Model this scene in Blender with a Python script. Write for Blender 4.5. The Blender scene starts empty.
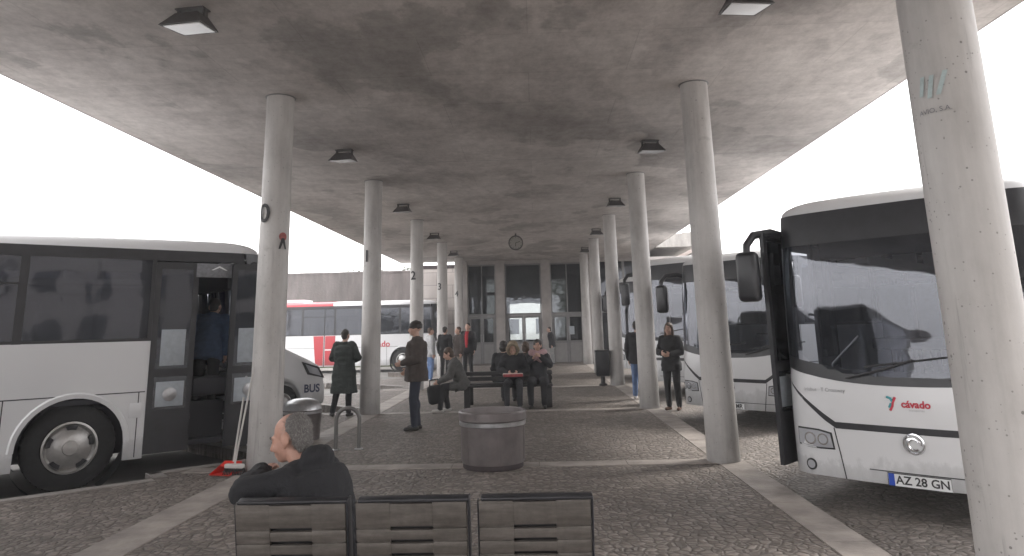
import bpy, bmesh, math, random
import numpy as np
from mathutils import Vector, Matrix, noise
random.seed(7)
R = math.radians
PI = math.pi
sc = bpy.context.scene
COL = sc.collection
ROAD = -0.16

# ------------------------------------------------------------------ materials
def mat(name, col, rough=0.6, metal=0.0, var=0.0, scale=4.0, bump=0.0, bscale=None, spec=0.5, coat=0.0, col2=None, detail=6):
    m = bpy.data.materials.new(name); m.use_nodes = True
    nt = m.node_tree; b = nt.nodes['Principled BSDF']
    b.inputs['Roughness'].default_value = rough
    b.inputs['Metallic'].default_value = metal
    b.inputs['Specular IOR Level'].default_value = spec
    b.inputs['Coat Weight'].default_value = coat
    b.inputs['Base Color'].default_value = (*col, 1)
    if var or col2 or bump:
        tc = nt.nodes.new('ShaderNodeTexCoord')
        n = nt.nodes.new('ShaderNodeTexNoise'); n.inputs['Scale'].default_value = scale
        n.inputs['Detail'].default_value = detail; n.inputs['Roughness'].default_value = 0.62
        nt.links.new(tc.outputs['Object'], n.inputs['Vector'])
        if var or col2:
            r = nt.nodes.new('ShaderNodeValToRGB')
            c2 = col2 or tuple(c * (1 - var) for c in col)
            c1 = col if col2 else tuple(min(1, c * (1 + var * .6)) for c in col)
            r.color_ramp.elements[0].position = .32; r.color_ramp.elements[1].position = .68
            r.color_ramp.elements[0].color = (*c2, 1); r.color_ramp.elements[1].color = (*c1, 1)
            nt.links.new(n.outputs['Fac'], r.inputs['Fac'])
            nt.links.new(r.outputs['Color'], b.inputs['Base Color'])
        if bump:
            n2 = nt.nodes.new('ShaderNodeTexNoise'); n2.inputs['Scale'].default_value = bscale or scale * 6
            n2.inputs['Detail'].default_value = 5
            nt.links.new(tc.outputs['Object'], n2.inputs['Vector'])
            bp = nt.nodes.new('ShaderNodeBump'); bp.inputs['Strength'].default_value = bump; bp.inputs['Distance'].default_value = .02
            nt.links.new(n2.outputs['Fac'], bp.inputs['Height']); nt.links.new(bp.outputs['Normal'], b.inputs['Normal'])
    return m

class NT:
    """tiny node helper"""
    def __init__(s, name):
        s.m = bpy.data.materials.new(name); s.m.use_nodes = True
        s.t = s.m.node_tree; s.b = s.t.nodes['Principled BSDF']
        s.tc = s.t.nodes.new('ShaderNodeTexCoord')
    def n(s, typ, **kw):
        x = s.t.nodes.new(typ)
        for k, v in kw.items():
            if k in x.inputs: x.inputs[k].default_value = v
            else: setattr(x, k, v)
        return x
    def l(s, a, b): s.t.links.new(a, b)
    def mapping(s, scale=(1, 1, 1), rot=(0, 0, 0)):
        mp = s.n('ShaderNodeMapping'); mp.inputs['Scale'].default_value = scale; mp.inputs['Rotation'].default_value = rot
        oi = s.n('ShaderNodeObjectInfo'); ad = s.n('ShaderNodeVectorMath', operation='ADD')
        s.l(s.tc.outputs['Object'], ad.inputs[0]); s.l(oi.outputs['Location'], ad.inputs[1])
        s.l(ad.outputs[0], mp.inputs['Vector']); return mp.outputs['Vector']
    def noise(s, vec, scale, detail=6, rough=.6):
        x = s.n('ShaderNodeTexNoise'); x.inputs['Scale'].default_value = scale; x.inputs['Detail'].default_value = detail
        x.inputs['Roughness'].default_value = rough; s.l(vec, x.inputs['Vector']); return x.outputs['Fac']
    def ramp(s, fac, stops):
        x = s.n('ShaderNodeValToRGB'); e = x.color_ramp.elements
        while len(e) < len(stops): e.new(.5)
        for i, (p, c) in enumerate(stops):
            e[i].position = p; e[i].color = (*(c if isinstance(c, tuple) else (c, c, c)), 1)
        s.l(fac, x.inputs['Fac']); return x.outputs['Color']
    def mix(s, a, b, fac, mode='MIX'):
        x = s.n('ShaderNodeMix', data_type='RGBA', blend_type=mode)
        if isinstance(fac, (int, float)): x.inputs[0].default_value = fac
        else: s.l(fac, x.inputs[0])
        for i, v in ((6, a), (7, b)):
            if isinstance(v, tuple): x.inputs[i].default_value = (*v, 1)
            else: s.l(v, x.inputs[i])
        return x.outputs[2]
    def bump(s, h, strength=.5, dist=.02):
        x = s.n('ShaderNodeBump'); x.inputs['Strength'].default_value = strength; x.inputs['Distance'].default_value = dist
        s.l(h, x.inputs['Height']); s.l(x.outputs['Normal'], s.b.inputs['Normal'])

def m_cobble(name, c_lo, c_hi, joint, wear, scale=9.5):
    k = NT(name); v = k.mapping()
    warp = k.n('ShaderNodeTexNoise'); warp.inputs['Scale'].default_value = .8; k.l(v, warp.inputs['Vector'])
    add = k.n('ShaderNodeVectorMath', operation='MULTIPLY_ADD'); add.inputs[1].default_value = (.25, .25, 0)
    k.l(warp.outputs['Color'], add.inputs[0]); k.l(v, add.inputs[2])
    flat = k.n('ShaderNodeVectorMath', operation='MULTIPLY'); flat.inputs[1].default_value = (1, 1, 0); k.l(add.outputs[0], flat.inputs[0])
    vo = k.n('ShaderNodeTexVoronoi', feature='F1'); vo.inputs['Scale'].default_value = scale; vo.inputs['Randomness'].default_value = .8
    ve = k.n('ShaderNodeTexVoronoi', feature='DISTANCE_TO_EDGE'); ve.inputs['Scale'].default_value = scale; ve.inputs['Randomness'].default_value = .8
    k.l(flat.outputs[0], vo.inputs['Vector']); k.l(flat.outputs[0], ve.inputs['Vector'])
    sep = k.n('ShaderNodeSeparateColor'); k.l(vo.outputs['Color'], sep.inputs[0])
    stone = k.mix(c_lo, c_hi, sep.outputs[0])
    grime = k.ramp(k.noise(v, .55, 8, .65), [(.35, wear), (.65, 1.0)])
    stone = k.mix(stone, grime, 1.0, 'MULTIPLY')
    fine = k.ramp(k.noise(v, 45, 3), [(.3, .75), (.7, 1.12)])
    stone = k.mix(stone, fine, 1.0, 'MULTIPLY')
    jd = k.n('ShaderNodeMath', operation='MULTIPLY_ADD'); jd.inputs[1].default_value = .22; k.l(k.noise(v, 7, 5), jd.inputs[0]); k.l(ve.outputs['Distance'], jd.inputs[2])
    jm = k.ramp(jd.outputs[0], [(.10, .15), (.26, 1.0)])
    k.l(k.mix(joint, stone, jm), k.b.inputs['Base Color'])
    k.b.inputs['Roughness'].default_value = .62
    h = k.ramp(ve.outputs['Distance'], [(0.0, 0.0), (.22, 1.0)])
    hh = k.mix(h, k.noise(v, 30, 3), .2)
    k.bump(hh, .9, .02)
    return k.m

def m_concrete_ceiling():
    k = NT('board_marked_concrete'); v = k.mapping()
    big = k.noise(k.mapping((.75, .42, 1)), 1.15, 12, .74)
    c = k.ramp(big, [(.30, (.37, .337, .318)), (.46, (.50, .459, .435)), (.58, (.60, .556, .528)), (.74, (.70, .655, .625))])
    blot = k.ramp(k.noise(k.mapping((.75, .45, 1)), .55, 8, .62), [(.36, .62), (.57, 1.0)])
    c = k.mix(c, blot, .85, 'MULTIPLY')
    pm = k.ramp(k.noise(k.mapping((.55, .36, 1), (0, 0, .15)), .9, 7, .48), [(.530, 0.0), (.548, .65), (.70, .35)])
    c = k.mix(c, (.60, .555, .525), pm)
    dm = k.ramp(k.noise(k.mapping((.55, .36, 1), (0, 0, -.15)), .95, 9, .58), [(.34, .65), (.39, .45), (.412, 0.0)])
    c = k.mix(c, (.27, .252, .238), dm)
    st = k.ramp(k.noise(k.mapping((.5, 4.5, 1)), 1.5, 8, .7), [(.36, .80), (.60, 1.05)])
    c = k.mix(c, st, .3, 'MULTIPLY')
    br = k.n('ShaderNodeTexBrick'); br.inputs['Scale'].default_value = 1.0; br.inputs['Brick Width'].default_value = 2.44; br.inputs['Row Height'].default_value = 1.22
    br.inputs['Mortar Size'].default_value = .008; br.inputs['Mortar Smooth'].default_value = .6
    br.inputs['Color1'].default_value = (1, 1, 1, 1); br.inputs['Color2'].default_value = (.88, .88, .88, 1); br.inputs['Mortar'].default_value = (.66, .66, .66, 1)
    wp = k.n('ShaderNodeVectorMath', operation='MULTIPLY'); wp.inputs[1].default_value = (1, 1, 0); k.l(v, wp.inputs[0]); k.l(wp.outputs[0], br.inputs['Vector'])
    c = k.mix(c, br.outputs['Color'], .6, 'MULTIPLY')
    spk = k.ramp(k.noise(k.mapping((1.2, .8, 1)), 5, 11, .8), [(.36, .70), (.60, 1.08)])
    c = k.mix(c, spk, .7, 'MULTIPLY')
    k.l(c, k.b.inputs['Base Color']); k.b.inputs['Roughness'].default_value = .8
    k.bump(k.noise(v, 14, 6), .25, .01)
    return k.m

def m_column():
    k = NT('pitted_painted_concrete'); v = k.mapping()
    base = k.ramp(k.noise(k.mapping((1, 1, .45)), 2.2, 8, .65), [(.3, (.36, .34, .325)), (.5, (.47, .45, .435)), (.7, (.55, .53, .515))])
    st = k.ramp(k.noise(k.mapping((6, 6, .35)), 1.6, 5), [(.32, .76), (.6, 1.05)])
    c = k.mix(base, st, .55, 'MULTIPLY')
    vo = k.n('ShaderNodeTexVoronoi', feature='F1'); vo.inputs['Scale'].default_value = 17; k.l(v, vo.inputs['Vector'])
    sep = k.n('ShaderNodeSeparateColor'); k.l(vo.outputs['Color'], sep.inputs[0])
    rad = k.n('ShaderNodeMath', operation='MULTIPLY_ADD'); rad.inputs[1].default_value = .50; rad.inputs[2].default_value = -.34
    k.l(sep.outputs[0], rad.inputs[0])
    lt = k.n('ShaderNodeMath', operation='LESS_THAN'); k.l(vo.outputs['Distance'], lt.inputs[0]); k.l(rad.outputs[0], lt.inputs[1])
    c = k.mix(c, (.14, .13, .125), k.mix((0, 0, 0), lt.outputs[0], .8))
    v2 = k.n('ShaderNodeTexVoronoi', feature='F1'); v2.inputs['Scale'].default_value = 41; k.l(v, v2.inputs['Vector'])
    s2 = k.n('ShaderNodeSeparateColor'); k.l(v2.outputs['Color'], s2.inputs[0])
    r2 = k.n('ShaderNodeMath', operation='MULTIPLY_ADD'); r2.inputs[1].default_value = .55; r2.inputs[2].default_value = -.33; k.l(s2.outputs[0], r2.inputs[0])
    l2 = k.n('ShaderNodeMath', operation='LESS_THAN'); k.l(v2.outputs['Distance'], l2.inputs[0]); k.l(r2.outputs[0], l2.inputs[1])
    c = k.mix(c, (.17, .16, .15), k.mix((0, 0, 0), l2.outputs[0], .7))
    sc1 = k.ramp(k.noise(k.mapping((1, 1, 2.2)), 3.3, 9, .72), [(.60, 0.0), (.68, .5)])
    c = k.mix(c, (.30, .285, .27), sc1)
    sc2 = k.ramp(k.noise(k.mapping((9, 9, .5)), 1.0, 6, .7), [(.60, 0.0), (.72, .6)])
    c = k.mix(c, (.20, .19, .182), sc2)
    # scuffed, dirty foot
    sx = k.n('ShaderNodeSeparateXYZ'); k.l(k.tc.outputs['Object'], sx.inputs[0])
    zz = k.n('ShaderNodeMath', operation='MULTIPLY_ADD'); zz.inputs[1].default_value = 1.0
    k.l(sx.outputs[2], zz.inputs[0])
    nz = k.n('ShaderNodeMath', operation='MULTIPLY'); nz.inputs[1].default_value = .5; k.l(k.noise(v, 5, 5), nz.inputs[0]); k.l(nz.outputs[0], zz.inputs[2])
    ft = k.ramp(zz.outputs[0], [(.2, .60), (.7, .9), (2.3, 1.0)])
    c = k.mix(c, ft, 1.0, 'MULTIPLY')
    k.l(c, k.b.inputs['Base Color']); k.b.inputs['Roughness'].default_value = .55
    inv = k.n('ShaderNodeMath', operation='SUBTRACT'); inv.inputs[0].default_value = 1.0; k.l(lt.outputs[0], inv.inputs[1])
    k.bump(k.mix(inv.outputs[0], k.noise(v, 12, 5), .4), .45, .008)
    return k.m

def m_wallstain(name, stops, sx=1.0):
    k = NT(name)
    c = k.ramp(k.noise(k.mapping((.5 * sx, .5, .12)), 1.6, 9, .7), stops)
    d = k.ramp(k.noise(k.mapping((3, 3, .5)), 1.2, 6), [(.35, .6), (.6, 1.1)])
    c = k.mix(c, d, .7, 'MULTIPLY')
    k.l(c, k.b.inputs['Base Color']); k.b.inputs['Roughness'].default_value = .85
    k.bump(k.noise(k.mapping(), 9, 6), .5, .03)
    return k.m

def m_bus(name, col=(.68, .68, .69)):
    k = NT(name); v = k.mapping()
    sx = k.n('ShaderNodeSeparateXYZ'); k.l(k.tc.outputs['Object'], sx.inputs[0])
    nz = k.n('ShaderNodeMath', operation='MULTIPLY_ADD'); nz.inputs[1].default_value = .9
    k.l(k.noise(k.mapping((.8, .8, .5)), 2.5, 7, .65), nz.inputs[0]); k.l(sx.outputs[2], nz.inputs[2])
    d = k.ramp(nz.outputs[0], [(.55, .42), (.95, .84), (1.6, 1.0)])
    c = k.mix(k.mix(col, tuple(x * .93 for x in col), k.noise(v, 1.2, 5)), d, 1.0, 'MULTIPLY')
    k.l(c, k.b.inputs['Base Color'])
    k.b.inputs['Roughness'].default_value = .32; k.b.inputs['Coat Weight'].default_value = .4; k.b.inputs['Coat Roughness'].default_value = .08
    k.bump(k.noise(k.mapping((1, 1, 1)), 1.8, 2), .10, .06)
    return k.m

def m_glass(name, tint, ior=1.55, rough=.015, body=.0, wavy=.06):
    m = bpy.data.materials.new(name); m.use_nodes = True
    t = m.node_tree; t.nodes.remove(t.nodes['Principled BSDF'])
    out = t.nodes['Material Output']
    tr = t.nodes.new('ShaderNodeBsdfTransparent'); tr.inputs['Color'].default_value = (*tint, 1)
    gl = t.nodes.new('ShaderNodeBsdfGlossy'); gl.inputs['Roughness'].default_value = rough; gl.inputs['Color'].default_value = (.90, .92, 1, 1)
    df = t.nodes.new('ShaderNodeBsdfDiffuse'); df.inputs['Color'].default_value = (.33, .36, .43, 1)
    m0 = t.nodes.new('ShaderNodeMixShader'); m0.inputs['Fac'].default_value = body
    tc = t.nodes.new('ShaderNodeTexCoord'); nz = t.nodes.new('ShaderNodeTexNoise'); nz.inputs['Scale'].default_value = 1.7; nz.inputs['Detail'].default_value = 2
    bp = t.nodes.new('ShaderNodeBump'); bp.inputs['Strength'].default_value = wavy; bp.inputs['Distance'].default_value = .05
    t.links.new(tc.outputs['Object'], nz.inputs['Vector']); t.links.new(nz.outputs['Fac'], bp.inputs['Height']); t.links.new(bp.outputs['Normal'], gl.inputs['Normal'])
    fr = t.nodes.new('ShaderNodeFresnel'); fr.inputs['IOR'].default_value = ior
    mx = t.nodes.new('ShaderNodeMixShader')
    t.links.new(tr.outputs[0], m0.inputs[1]); t.links.new(df.outputs[0], m0.inputs[2])
    t.links.new(fr.outputs[0], mx.inputs['Fac']); t.links.new(m0.outputs[0], mx.inputs[1]); t.links.new(gl.outputs[0], mx.inputs[2])
    t.links.new(mx.outputs[0], out.inputs['Surface'])
    return m

def m_panelwall():
    k = NT('pale_stone_cladding'); 
    br = k.n('ShaderNodeTexBrick'); br.inputs['Scale'].default_value = 1.0
    br.inputs['Brick Width'].default_value = 1.6; br.inputs['Row Height'].default_value = .62; br.inputs['Mortar Size'].default_value = .012
    br.inputs['Color1'].default_value = (.52, .475, .45, 1); br.inputs['Color2'].default_value = (.46, .42, .40, 1); br.inputs['Mortar'].default_value = (.22, .2, .19, 1)
    k.l(k.mapping((1, 1, 1), (R(90), 0, 0)), br.inputs['Vector'])
    d = k.ramp(k.noise(k.mapping((1, 1, .4)), 1.5, 6), [(.3, .8), (.65, 1.05)])
    k.l(k.mix(br.outputs['Color'], d, 1.0, 'MULTIPLY'), k.b.inputs['Base Color']); k.b.inputs['Roughness'].default_value = .7
    return k.m

def m_brick():
    k = NT('brown_brick')
    br = k.n('ShaderNodeTexBrick'); br.inputs['Scale'].default_value = 1.0
    br.inputs['Brick Width'].default_value = .5; br.inputs['Row Height'].default_value = .16; br.inputs['Mortar Size'].default_value = .015
    br.inputs['Color1'].default_value = (.33, .26, .235, 1); br.inputs['Color2'].default_value = (.29, .225, .20, 1); br.inputs['Mortar'].default_value = (.38, .35, .32, 1)
    k.l(k.mapping((1, 1, 1), (R(90), 0, 0)), br.inputs['Vector'])
    k.l(br.outputs['Color'], k.b.inputs['Base Color']); k.b.inputs['Roughness'].default_value = .85
    return k.m

def m_seatback():
    k = NT('worn_slatted_steel'); 
    c = k.ramp(k.noise(k.mapping((1.2, 1, 9)), 3.5, 7, .65), [(.3, (.082, .072, .063)), (.55, (.132, .117, .105)), (.75, (.185, .167, .152))])
    sp = k.ramp(k.noise(k.mapping(), 26, 4), [(.35, .75), (.6, 1.05)])
    k.l(k.mix(c, sp, .6, 'MULTIPLY'), k.b.inputs['Base Color']); k.b.inputs['Roughness'].default_value = .5; k.b.inputs['Metallic'].default_value = .25
    k.bump(k.noise(k.mapping((1, 1, 14)), 6, 4), .15, .004)
    return k.m

M = dict(
    cobble=m_cobble('platform_cobbles', (.17, .144, .126), (.31, .268, .238), (.070, .058, .050), .66, 12.5),
    cobble2=m_cobble('bay_cobbles', (.20, .172, .152), (.30, .262, .235), (.085, .073, .064), .7, 12),
    strip=mat('worn_stone_band', (.30, .266, .242), .6, var=.38, scale=2.6, bump=.25, bscale=22),
    kerb=mat('kerb_stone', (.26, .24, .225), .7, var=.25, scale=4, bump=.2),
    asphalt=mat('asphalt', (.20, .192, .18), .85, var=.3, scale=.7, bump=.5, bscale=55),
    grassy=mat('mossy_verge', (.11, .13, .06), .95, var=.4, scale=2.5, bump=.6, bscale=30),
    ceil=m_concrete_ceiling(), col=m_column(),
    fascia=m_wallstain('weathered_fascia', [(.3, (.24, .225, .21)), (.55, (.36, .34, .32)), (.75, (.45, .43, .41))]),
    retain=m_wallstain('stained_retaining_wall', [(.32, (.060, .052, .050)), (.47, (.105, .09, .086)), (.60, (.155, .133, .128)), (.76, (.25, .222, .217))]),
    panel=m_panelwall(), brick=m_brick(),
    plaster=mat('white_plaster', (.62, .6, .57), .8, var=.12, scale=1.2),
    pil=mat('pilaster_concrete', (.36, .33, .315), .7, var=.2, scale=2.5, bump=.15),
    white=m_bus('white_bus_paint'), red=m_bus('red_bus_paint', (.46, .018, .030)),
    black=mat('black_trim', (.022, .022, .026), .35, var=.3, scale=6),
    rubber=mat('tyre_rubber', (.016, .016, .017), .8, var=.35, scale=18, bump=.25),
    dark=mat('dark_interior', (.035, .035, .042), .7),
    seat=mat('coach_seat_cloth', (.05, .055, .085), .9, var=.3, scale=20),
    rim=mat('brushed_rim', (.42, .41, .40), .35, .75, var=.25, scale=7),
    steel=mat('galvanised_steel', (.45, .45, .46), .35, .85, var=.25, scale=8),
    chrome=mat('chrome', (.75, .75, .76), .12, 1.0),
    gw=m_glass('windscreen_glass', (.42, .44, .48), 1.8, body=.05),
    gs=m_glass('tinted_side_glass', (.16, .17, .21), 1.65, rough=.03, body=.055, wavy=.12),
    gc=m_glass('clear_pane', (.80, .84, .85), 1.5, body=.02),
    gd=m_glass('dark_pane', (.30, .32, .33), 1.55, body=.03),
    lens=mat('headlight_lens', (.50, .51, .54), .08, .3, coat=1.0),
    lampglass=mat('frosted_lamp_glass', (.72, .73, .74), .25, coat=.5),
    lampbody=mat('dark_lamp_housing', (.085, .08, .08), .5, var=.2, scale=12),
    redst=mat('weathered_red_sticker', (.36, .10, .09), .7, var=.4, scale=30), reda=mat('red_lettering', (.48, .02, .045), .5), teal=mat('teal_mark', (.05, .30, .34), .5),
    grey=mat('grey_lettering', (.33, .33, .34), .6), blue=mat('plate_blue', (.02, .07, .42), .4),
    plate=mat('plate_white', (.75, .76, .76), .4), ink=mat('black_ink', (.02, .02, .022), .6),
    fade=mat('faded_ink', (.20, .20, .215), .7, var=.3, scale=30), fadeteal=mat('faded_teal', (.42, .50, .50), .7, var=.2, scale=18),
    sticker=mat('pale_sticker', (.36, .39, .42), .5, var=.15, scale=12), bluegrey=mat('navy_lettering', (.06, .07, .13), .5),
    back=m_seatback(), bench=mat('dark_bench_paint', (.022, .02, .022), .5, var=.3, scale=6),
    drum=mat('mauve_grey_drum', (.165, .145, .143), .45, .35, var=.22, scale=5, bump=.1),
    drumdark=mat('drum_foot', (.05, .038, .04), .7, var=.3), soil=mat('dark_litter_soil', (.03, .026, .022), .95, var=.5, scale=20),
    dustred=mat('red_plastic', (.62, .035, .025), .4), wood=mat('pale_broom_handle', (.5, .48, .46), .5),
    bristle=mat('dark_bristles', (.03, .03, .03), .9),
    blind=mat('dark_roller_blind', (.085, .083, .078), .8, var=.15, scale=3), frame=mat('grey_door_frame', (.20, .195, .195), .5, var=.15, scale=5),
    doorgrey=mat('grey_door_panel', (.27, .26, .255), .5, var=.15, scale=3), floorin=mat('hall_floor', (.25, .24, .225), .3, var=.2, scale=1.5),
    clockface=mat('clock_face', (.30, .285, .26), .4), 
    leaf=mat('foliage', (.055, .075, .03), .8, var=.4, scale=2), bark=mat('bark', (.10, .075, .055), .9, var=.3),
)

# ------------------------------------------------------------------ mesh builder
class MB:
    def __init__(s): s.v = []; s.f = []; s.m = []
    def add(s, v, f, m=0, M4=None):
        o = len(s.v)
        if M4 is not None: v = [tuple(M4 @ Vector(p)) for p in v]
        s.v += [tuple(p) for p in v]; s.f += [[i + o for i in q] for q in f]; s.m += [m] * len(f)
        return s
    def box(s, x0, x1, y0, y1, z0, z1, m=0, M4=None):
        v = [(x, y, z) for z in (z0, z1) for y in (y0, y1) for x in (x0, x1)]
        return s.add(v, [(0, 2, 3, 1), (4, 5, 7, 6), (0, 1, 5, 4), (2, 6, 7, 3), (0, 4, 6, 2), (1, 3, 7, 5)], m, M4)
    def rbox(s, x0, x1, y0, y1, z0, z1, r=.02, seg=2, m=0, M4=None):
        bm = bmesh.new(); bmesh.ops.create_cube(bm, size=1)
        for v in bm.verts: v.co = Vector(((x0 + x1) / 2 + v.co.x * (x1 - x0), (y0 + y1) / 2 + v.co.y * (y1 - y0), (z0 + z1) / 2 + v.co.z * (z1 - z0)))
        bmesh.ops.bevel(bm, geom=bm.edges[:], offset=r, segments=seg, profile=.5, affect='EDGES')
        bm.verts.index_update()
        s.add([tuple(v.co) for v in bm.verts], [[v.index for v in f.verts] for f in bm.faces], m, M4); bm.free(); return s
    def lathe(s, prof, n=32, m=0, M4=None, a0=0, a1=2 * PI, cap=True):
        full = abs(a1 - a0 - 2 * PI) < 1e-6; k = n if full else n + 1
        v = []; f = []
        for (r, z) in prof:
            for i in range(k):
                a = a0 + (a1 - a0) * i / n; v.append((r * math.cos(a), r * math.sin(a), z))
        for j in range(len(prof) - 1):
            for i in range(n):
                i2 = (i + 1) % k; f.append((j * k + i, j * k + i2, (j + 1) * k + i2, (j + 1) * k + i))
        if cap and full:
            if prof[0][0] > 1e-5: f.append(tuple(reversed(range(k))))
            if prof[-1][0] > 1e-5: f.append(tuple((len(prof) - 1) * k + i for i in range(k)))
        return s.add(v, f, m, M4)
    def tube(s, pts, r, n=10, m=0, M4=None):
        pts = [Vector(p) for p in pts]; rs = r if isinstance(r, (list, tuple)) else [r] * len(pts)
        v = []; f = []; up = None
        for i, p in enumerate(pts):
            d = (pts[min(i + 1, len(pts) - 1)] - pts[max(i - 1, 0)]).normalized()
            if up is None: up = d.orthogonal().normalized()
            up = (up - d * up.dot(d)); up = up.normalized() if up.length > 1e-6 else d.orthogonal().normalized()
            w = d.cross(up)
            for k in range(n):
                a = 2 * PI * k / n; v.append(tuple(p + (up * math.cos(a) + w * math.sin(a)) * rs[i]))
        for i in range(len(pts) - 1):
            for k in range(n):
                k2 = (k + 1) % n; f.append((i * n + k, i * n + k2, (i + 1) * n + k2, (i + 1) * n + k))
        f.append(tuple(reversed(range(n)))); f.append(tuple((len(pts) - 1) * n + k for k in range(n)))
        return s.add(v, f, m, M4)
    def prism(s, poly, fn, t0, t1, m=0):
        """2D poly, fn(u,v,t)->3D, extruded between t0 and t1"""
        n = len(poly)
        v = [fn(u, w, t0) for u, w in poly] + [fn(u, w, t1) for u, w in poly]
        f = [tuple(reversed(range(n))), tuple(range(n, 2 * n))] + [(i, (i + 1) % n, n + (i + 1) % n, n + i) for i in range(n)]
        return s.add(v, f, m)
    def grid(s, fn, nu, nv, m=0):
        v = [fn(i / nu, j / nv) for j in range(nv + 1) for i in range(nu + 1)]
        f = [(j * (nu + 1) + i, j * (nu + 1) + i + 1, (j + 1) * (nu + 1) + i + 1, (j + 1) * (nu + 1) + i) for j in range(nv) for i in range(nu)]
        return s.add(v, f, m)
    def build(s, name, mats, parent=None, angle=35, fix=True):
        me = bpy.data.meshes.new(name); me.from_pydata(s.v, [], s.f)
        if not isinstance(mats, (list, tuple)): mats = [mats]
        for mm in mats: me.materials.append(mm)
        me.polygons.foreach_set('material_index', s.m)
        if fix:
            bm = bmesh.new(); bm.from_mesh(me); bmesh.ops.recalc_face_normals(bm, faces=bm.faces[:]); bm.to_mesh(me); bm.free()
        me.polygons.foreach_set('use_smooth', [True] * len(me.polygons))
        me.set_sharp_from_angle(angle=R(angle)); me.update()
        o = bpy.data.objects.new(name, me); COL.objects.link(o)
        if parent: o.parent = parent
        return o

def tag(o, label=None, cat=None, group=None, kind=None):
    if label: o['label'] = label
    if cat: o['category'] = cat
    if group: o['group'] = group
    if kind: o['kind'] = kind
    return o
def thing(name, label, cat, loc=(0, 0, 0), rz=0, group=None):
    o = bpy.data.objects.new(name, None); COL.objects.link(o); o.location = loc; o.rotation_euler = (0, 0, rz)
    o.empty_display_size = .2
    return tag(o, label, cat, group)
def copy_tree(o, parent=None):
    c = o.copy(); COL.objects.link(c)
    if parent: c.parent = parent
    for ch in list(o.children): copy_tree(ch, c)
    return c
def text2d(body, size, align='CENTER', bold=0.0):
    cu = bpy.data.curves.new('t', 'FONT'); cu.body = body; cu.size = size; cu.align_x = align; cu.align_y = 'CENTER'; cu.offset = bold
    cu.resolution_u = 3
    o = bpy.data.objects.new('t', cu); COL.objects.link(o)
    dg = bpy.context.evaluated_depsgraph_get(); me = bpy.data.meshes.new_from_object(o.evaluated_get(dg))
    v = [(p.co.x, p.co.y) for p in me.vertices]; f = [list(p.vertices) for p in me.polygons]
    bpy.data.objects.remove(o); bpy.data.curves.remove(cu); bpy.data.meshes.remove(me)
    return v, f
def text_on(fn, body, size, mat_, parent, name='lettering', align='CENTER', bold=0.0):
    v, f = text2d(body, size, align, bold)
    mb = MB(); mb.add([fn(u, w) for u, w in v], f)
    return mb.build(name, mat_, parent, fix=False)

# ------------------------------------------------------------------ ground
g = MB(); g.box(-300, 300, -80, 420, -.6, ROAD - .004)
tag(g.build('road', M['asphalt']), kind='structure')
rows = [3.5 + 5.72 * k for k in range(6)]
XL, XR = -3.37, 2.2
P = [(XR + .24, -9), (XR + .24, 34.3), (-3.62, 34.3), (-3.62, 30.2)]
left = []
for k in range(-3, 4):
    dy = 5.72 * k
    left += [(-6.9, 6.70 + dy), (-4.50, 8.78 + dy), (-4.78, 9.12 + dy), (-4.12, 9.72 + dy), (-3.70, 10.15 + dy), (-5.9, 12.1 + dy)]
left = [p for p in left if -9 < p[1] < 30]
P += list(reversed(left)) + [(-6.9, -9)]
mb = MB(); mb.prism(P, lambda u, v, t: (u, v, t), -.3, 0.0)
tag(mb.build('platform_paving', M['cobble']), kind='structure')
mb = MB(); mb.box(XR + .246, 13.5, -9, 34, -.25, ROAD)
tag(mb.build('bay_paving', M['cobble2']), kind='structure')
# stone bands, butted
mb = MB()
def slabs(x0, x1, y0, y1, along, step):
    a, b = (x0, x1) if along == 'x' else (y0, y1)
    n = max(1, int((b - a) / step)); d = (b - a) / n
    for i in range(n):
        p, q = a + i * d + .004, a + (i + 1) * d - .004
        z = .006 + random.uniform(0, .003)
        if along == 'x': mb.box(p, q, y0, y1, -.05, z)
        else: mb.box(x0, x1, p, q, -.05, z)
slabs(XR - .10, XR + .235, -8.9, 34.2, 'y', 1.2)
slabs(XL - .20, XL + .20, -8.9, 30, 'y', 1.2)
for y in rows: slabs(XL + .205, XR - .105, y - .16, y + .13, 'x', 1.0)
for y in rows[1:5]: slabs(-4.3, XL - .205, y - .16 , y + .13, 'x', .9)
tag(mb.build('paving_bands', M['strip']), kind='structure')
mb = MB()
for i in range(len(left) - 1):
    a, b = Vector((*left[i], 0)), Vector((*left[i + 1], 0))
    if (b - a).length < .2: continue
    d = (b - a).normalized(); n = Vector((d.y, -d.x, 0))
    if n.x < 0 and False: n = -n
    mid = (a + b) / 2
    q = [a + d * .02 - n * -.0 , b - d * .02, b - d * .02 + n * .16, a + d * .02 + n * .16]
    mb.prism([(p.x, p.y) for p in q], lambda u, v, t: (u, v, t), -.1, .005)
tag(mb.build('kerb_stones', M['kerb']), kind='structure')
# verge in front of the retaining wall
mb = MB(); mb.box(-60, -7, 37.4, 40, -.3, -.02); tag(mb.build('verge', M['grassy']), kind='structure')
# ------------------------------------------------------------------ canopy
ZC = 4.74
can = thing('canopy', 'broad stained concrete canopy slab carried on round columns over the platform', 'canopy', (0, 0, ZC))
mb = MB(); mb.box(-6.32, 5.02, -10, 34.3, 0, .42); mb.build('slab', M['ceil'], can)
mb = MB(); mb.box(-6.36, -6.325, -10.1, 34.3, .004, .46); mb.box(5.025, 5.06, -10.1, 34.3, .004, .46); mb.build('edge_beam', M['fascia'], can)
for y in (13.3, 24.6):
    mb = MB(); mb.box(-6.3, 5.0, y, y + .008, -.003, -.001); mb.build('expansion_joint', M['frame'], can)

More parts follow.
